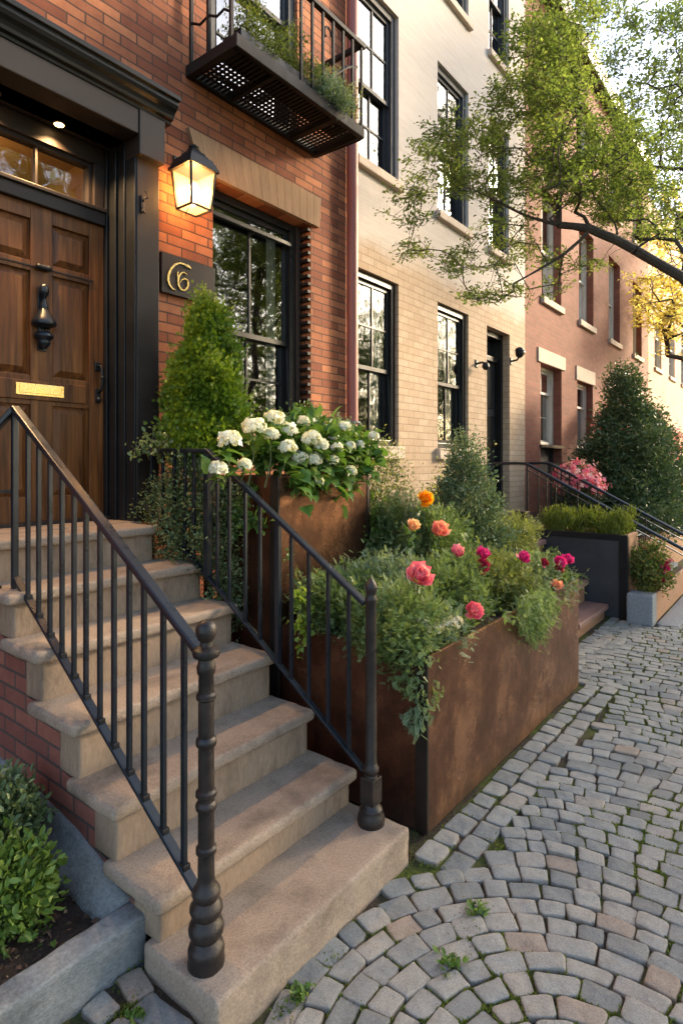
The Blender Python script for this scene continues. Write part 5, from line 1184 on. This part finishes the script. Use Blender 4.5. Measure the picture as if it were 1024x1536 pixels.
shrub('evergreen_shrub', 'low wide evergreen at the foot of the tall one', 'evergreen', (10.6, 2.05, .56), (10.7, 2.05, 1.0), (1.0, .4, .55), 340, 24, .07, .06, .028, 'lf_dark', 77, 'ball', T_leaf, group='dark evergreens of the far garden', inner=.4, lump=.5)
# ================================================================== TREES
def pxblobs(bl, d, dsd, dens, rng):
    C = []
    for (x, y, rx, ry, k) in bl:
        n = int(dens*k*rx*ry*math.pi/1000)
        for _ in range(n):
            a = rng.random()*2*math.pi; r = math.sqrt(rng.random()); px_, py_ = x+rx*r*math.cos(a), y+ry*r*math.sin(a)
            dd = d+dsd*rng.normal()
            if noise.noise(Vector((px_/38, py_/38, d)))+.35 < rng.random()*.42: continue
            C.append(tuple(pD(px_, py_, dd)))
    return np.array(C)
def tree(name, label, root, limbs, C, r0, per, spread, L, W, mat, seed, exp=.42, tpl=T_leaf, cat='tree', up=.1, flat=.6, group='street trees', spray=0, rroot=None):
    rng = np.random.default_rng(seed); o = thing(name, label, cat, root, group)
    tw = skeleton(root, C, r0, exp, .10, .0018, limbs, rng, rroot=rroot)
    n = len(C); D = unit(C-np.array(root)-np.array([0, 0, 1.5]))*np.array([1, 1, .5])
    if spray:
        # every twig end carries a flattish spray of leaves set along it
        Dn = unit(D*.7+rng.normal(size=(n, 3))*np.array([.7, .7, .28])); m = per
        t = rng.random((n, m))*1.0-.25; sd = np.where(rng.random((n, m)) < .5, 1, -1)
        S_ = unit(np.cross(Dn, np.array([0, 0, 1.])))
        ln = spray*(.6+.8*rng.random((n, 1, 1)))
        P = C[:, None, :]+Dn[:, None, :]*t[..., None]*ln+S_[:, None, :]*(sd*(.25*(1-np.abs(t))))[..., None]*ln*rng.random((n, m))[..., None]+rng.normal(size=(n, m, 3))*spread
        Dl = Dn[:, None, :]*.6+S_[:, None, :]*sd[..., None]*.7+rng.normal(size=(n, m, 3))*.45+np.array([0, 0, -.15])
        ct = np.repeat(rng.random(n), m); tt = .5*ct+.5*rng.random(n*m); s_ = .65+.6*rng.random(n*m)
        scatter('crown', tpl, P.reshape(-1, 3), frames(Dl.reshape(-1, 3), rng, flat), L*s_, W*s_, tt, M[mat], o)
        for i in range(n):
            a = Vector(C[i]-Dn[i]*spray*.25); b = Vector(C[i]+Dn[i]*spray*.7); tw.tube([a, b], [.0026, .0012], 4, True, 0, False)
        tw.build('trunk', M['trunk'], o); return o
    tw.build('trunk', M['trunk'], o)
    leafcloud('crown', C, D, per, spread, L, W, M[mat], o, rng, tpl, up=up, out=.6, rand=.8, upn=flat); return o
rng = np.random.default_rng(80)
d0 = 5.0
bl = [(700,225,70,52,.8),(655,285,52,26,.8),(622,328,34,13,.8),(648,372,42,14,.8),(705,395,58,20,.8),(742,436,40,20,.9),(745,300,65,55,.7),(790,200,70,80,1.1),(812,110,58,85,1.4),(845,35,52,60,1.5),(868,190,46,90,1.4),(845,260,60,55,1.),(800,455,16,16,.5)]
bl2 = [(955,250,50,60,.8),(905,285,55,50,1.1),(790,375,48,34,.6),(925,335,60,30,.7),(975,290,52,45,.9),(930,215,42,60,1.1),(860,395,45,18,.45),(985,350,40,22,.5),(840,430,20,14,.5)]
CA_ = np.concatenate([pxblobs(bl, d0, .40, 9.5, rng), pxblobs(bl2, 5.4, .3, 10, rng)])
Pd = lambda x, y, d=5.0: tuple(pD(x, y, d))
limbs = [([(6.42, .12, 1.2), (6.36, .14, 2.2), (6.2, .3, 2.75), tuple(pD(1075, 470, 5.15)), Pd(1024, 416, 5.1), Pd(985, 394, 5.08), Pd(951, 374), Pd(925, 360), Pd(905, 352), Pd(885, 343), Pd(860, 339), Pd(837, 337)], 0),
         ([Pd(800, 327), Pd(780, 319), Pd(752, 305), Pd(735, 297), Pd(719, 285)], 12), ([Pd(824, 328), Pd(840, 314), Pd(857, 300), Pd(885, 272, 4.9), Pd(912, 247, 4.9), Pd(940, 230, 4.85)], 12), ([Pd(838, 296), Pd(852, 262), Pd(869, 222, 5.1), Pd(866, 175, 5.15), Pd(855, 110, 5.2), Pd(850, 40, 5.25)], 12),
         ([Pd(876, 325), Pd(862, 318), Pd(845, 312)], 10), ([Pd(925, 345), Pd(922, 335), Pd(905, 312), Pd(890, 294), Pd(884, 270)], 8), ([Pd(870, 360), Pd(844, 382), Pd(820, 397), Pd(792, 413), Pd(770, 425)], 10)]
tree('street_tree', 'leafy street tree reaching a long dark branch across the house fronts', (6.45, .1, -.02), limbs, CA_, .0019, 40, .02, .033, .0185, 'lf_tree', 81, .58, spray=.22, rroot=.046)
rng = np.random.default_rng(82)
bl = [(975,90,60,80,1),(1010,40,50,60,1.1),(1015,200,45,80,1.2),(960,215,48,70,1.2),(945,20,50,34,1),(1070,150,60,150,1),(908,70,22,50,.4),(1000,290,50,45,1.1),(925,150,24,50,.7),(1005,350,40,40,.8)]
CB_ = pxblobs(bl, 9.2, .7, 5.4, rng)
tree('street_tree', 'paler taller street tree with hanging leaves at upper right', (11.9, .9, -.02), [([(11.9, .9, 2.5), (11.8, .95, 4.5), (11.6, 1., 6.5), (11.3, 1.1, 8.2)], 0)], CB_, .004, 34, .03, .066, .034, 'lf_pale', 83, .66, spray=.42, rroot=.06)
rng = np.random.default_rng(84)
bl = [(1000,420,50,60,1),(1015,340,40,60,.9),(985,480,38,45,.8),(1010,500,40,40,.8),(1060,420,60,100,1),(970,400,30,40,.5)]
CC_ = pxblobs(bl, 14., .9, 7, rng)
tree('street_tree', 'street tree with golden sunlight coloured into its leaves at the far right end of the street', (16.9, 1.75, -.02), [([(16.9, 1.75, 2.), (16.8, 1.8, 4.), (16.7, 1.9, 6)], 0)], CC_, .004, 26, .06, .12, .055, 'lf_sunglow', 85, .6, spray=.5, rroot=.1)
# trees on the other side of the street, seen in the window panes
for k, (x, y, zc, rx, rz, lab) in enumerate(((10.8, -5.8, 5.4, 2.5, 3.8, 'broad green tree across the street mirrored in the front window'), (15.8, -6.3, 4.4, 2.7, 4.0, 'green tree across the street mirrored in the first cream house window'), (20.6, -6.2, 4.4, 2.8, 3.8, 'pale tree across the street between the two trees mirrored in cream house windows'), (25.6, -6.5, 4.6, 3., 4., 'green tree across the street mirrored in the second cream house window'), (5.6, -5.6, 6.2, 2.6, 3.6, 'tree across the street mirrored in the glass over the front door'))):
    rng = np.random.default_rng(86+k); C, D = blob(1000, (x, y, zc), (rx, rx, rz), rng, 'ball', .25, .3)
    tree('street_tree', lab, (x, y, -.02), [([(x, y, 1.2), (x+.1, y, 2.4), (x+.05, y, zc)], 0)], C, .006, 12, .2, .17, .085, 'lf_tree' if k != 2 else 'lf_pale', 90+k)
# ================================================================== LIGHT
EL, AZ = R(21), Vector((.90, -.44)).normalized()
w = bpy.data.worlds.new('World'); scene.world = w; w.use_nodes = True
bg = w.node_tree.nodes['Background']; sk = w.node_tree.nodes.new('ShaderNodeTexSky'); sk.sky_type = 'NISHITA'; sk.sun_disc = False
sk.sun_elevation = EL; sk.sun_rotation = math.atan2(AZ.x, AZ.y); sk.air_density = 1.; sk.dust_density = 2.2; sk.ozone_density = .8
w.node_tree.links.new(sk.outputs[0], bg.inputs[0]); bg.inputs[1].default_value = .15
S = bpy.data.lights.new('sun', 'SUN'); S.energy = 2.7; S.angle = R(10); S.color = (1, .79, .53)
so = bpy.data.objects.new('sun', S); col.objects.link(so); so.location = (20, -10, 20)
so.rotation_euler = Vector((AZ.x*math.cos(EL), AZ.y*math.cos(EL), math.sin(EL))).to_track_quat('Z', 'Y').to_euler()
# ================================================================== CAMERA
cam = bpy.data.cameras.new('camera'); co = bpy.data.objects.new('camera', cam); col.objects.link(co); scene.camera = co
co.location = (0, 0, CH); co.rotation_euler = (R(90), 0, CA-R(90)); cam.sensor_fit = 'HORIZONTAL'; cam.sensor_width = 36; cam.lens = CF/1024*36
cam.shift_y = -75/1024; cam.clip_start = .05; cam.clip_end = 400
vs = scene.view_settings; vs.view_transform = 'Standard'; vs.look = 'None'; vs.gamma = 1; vs.use_curve_mapping = False; vs.exposure = 1.9
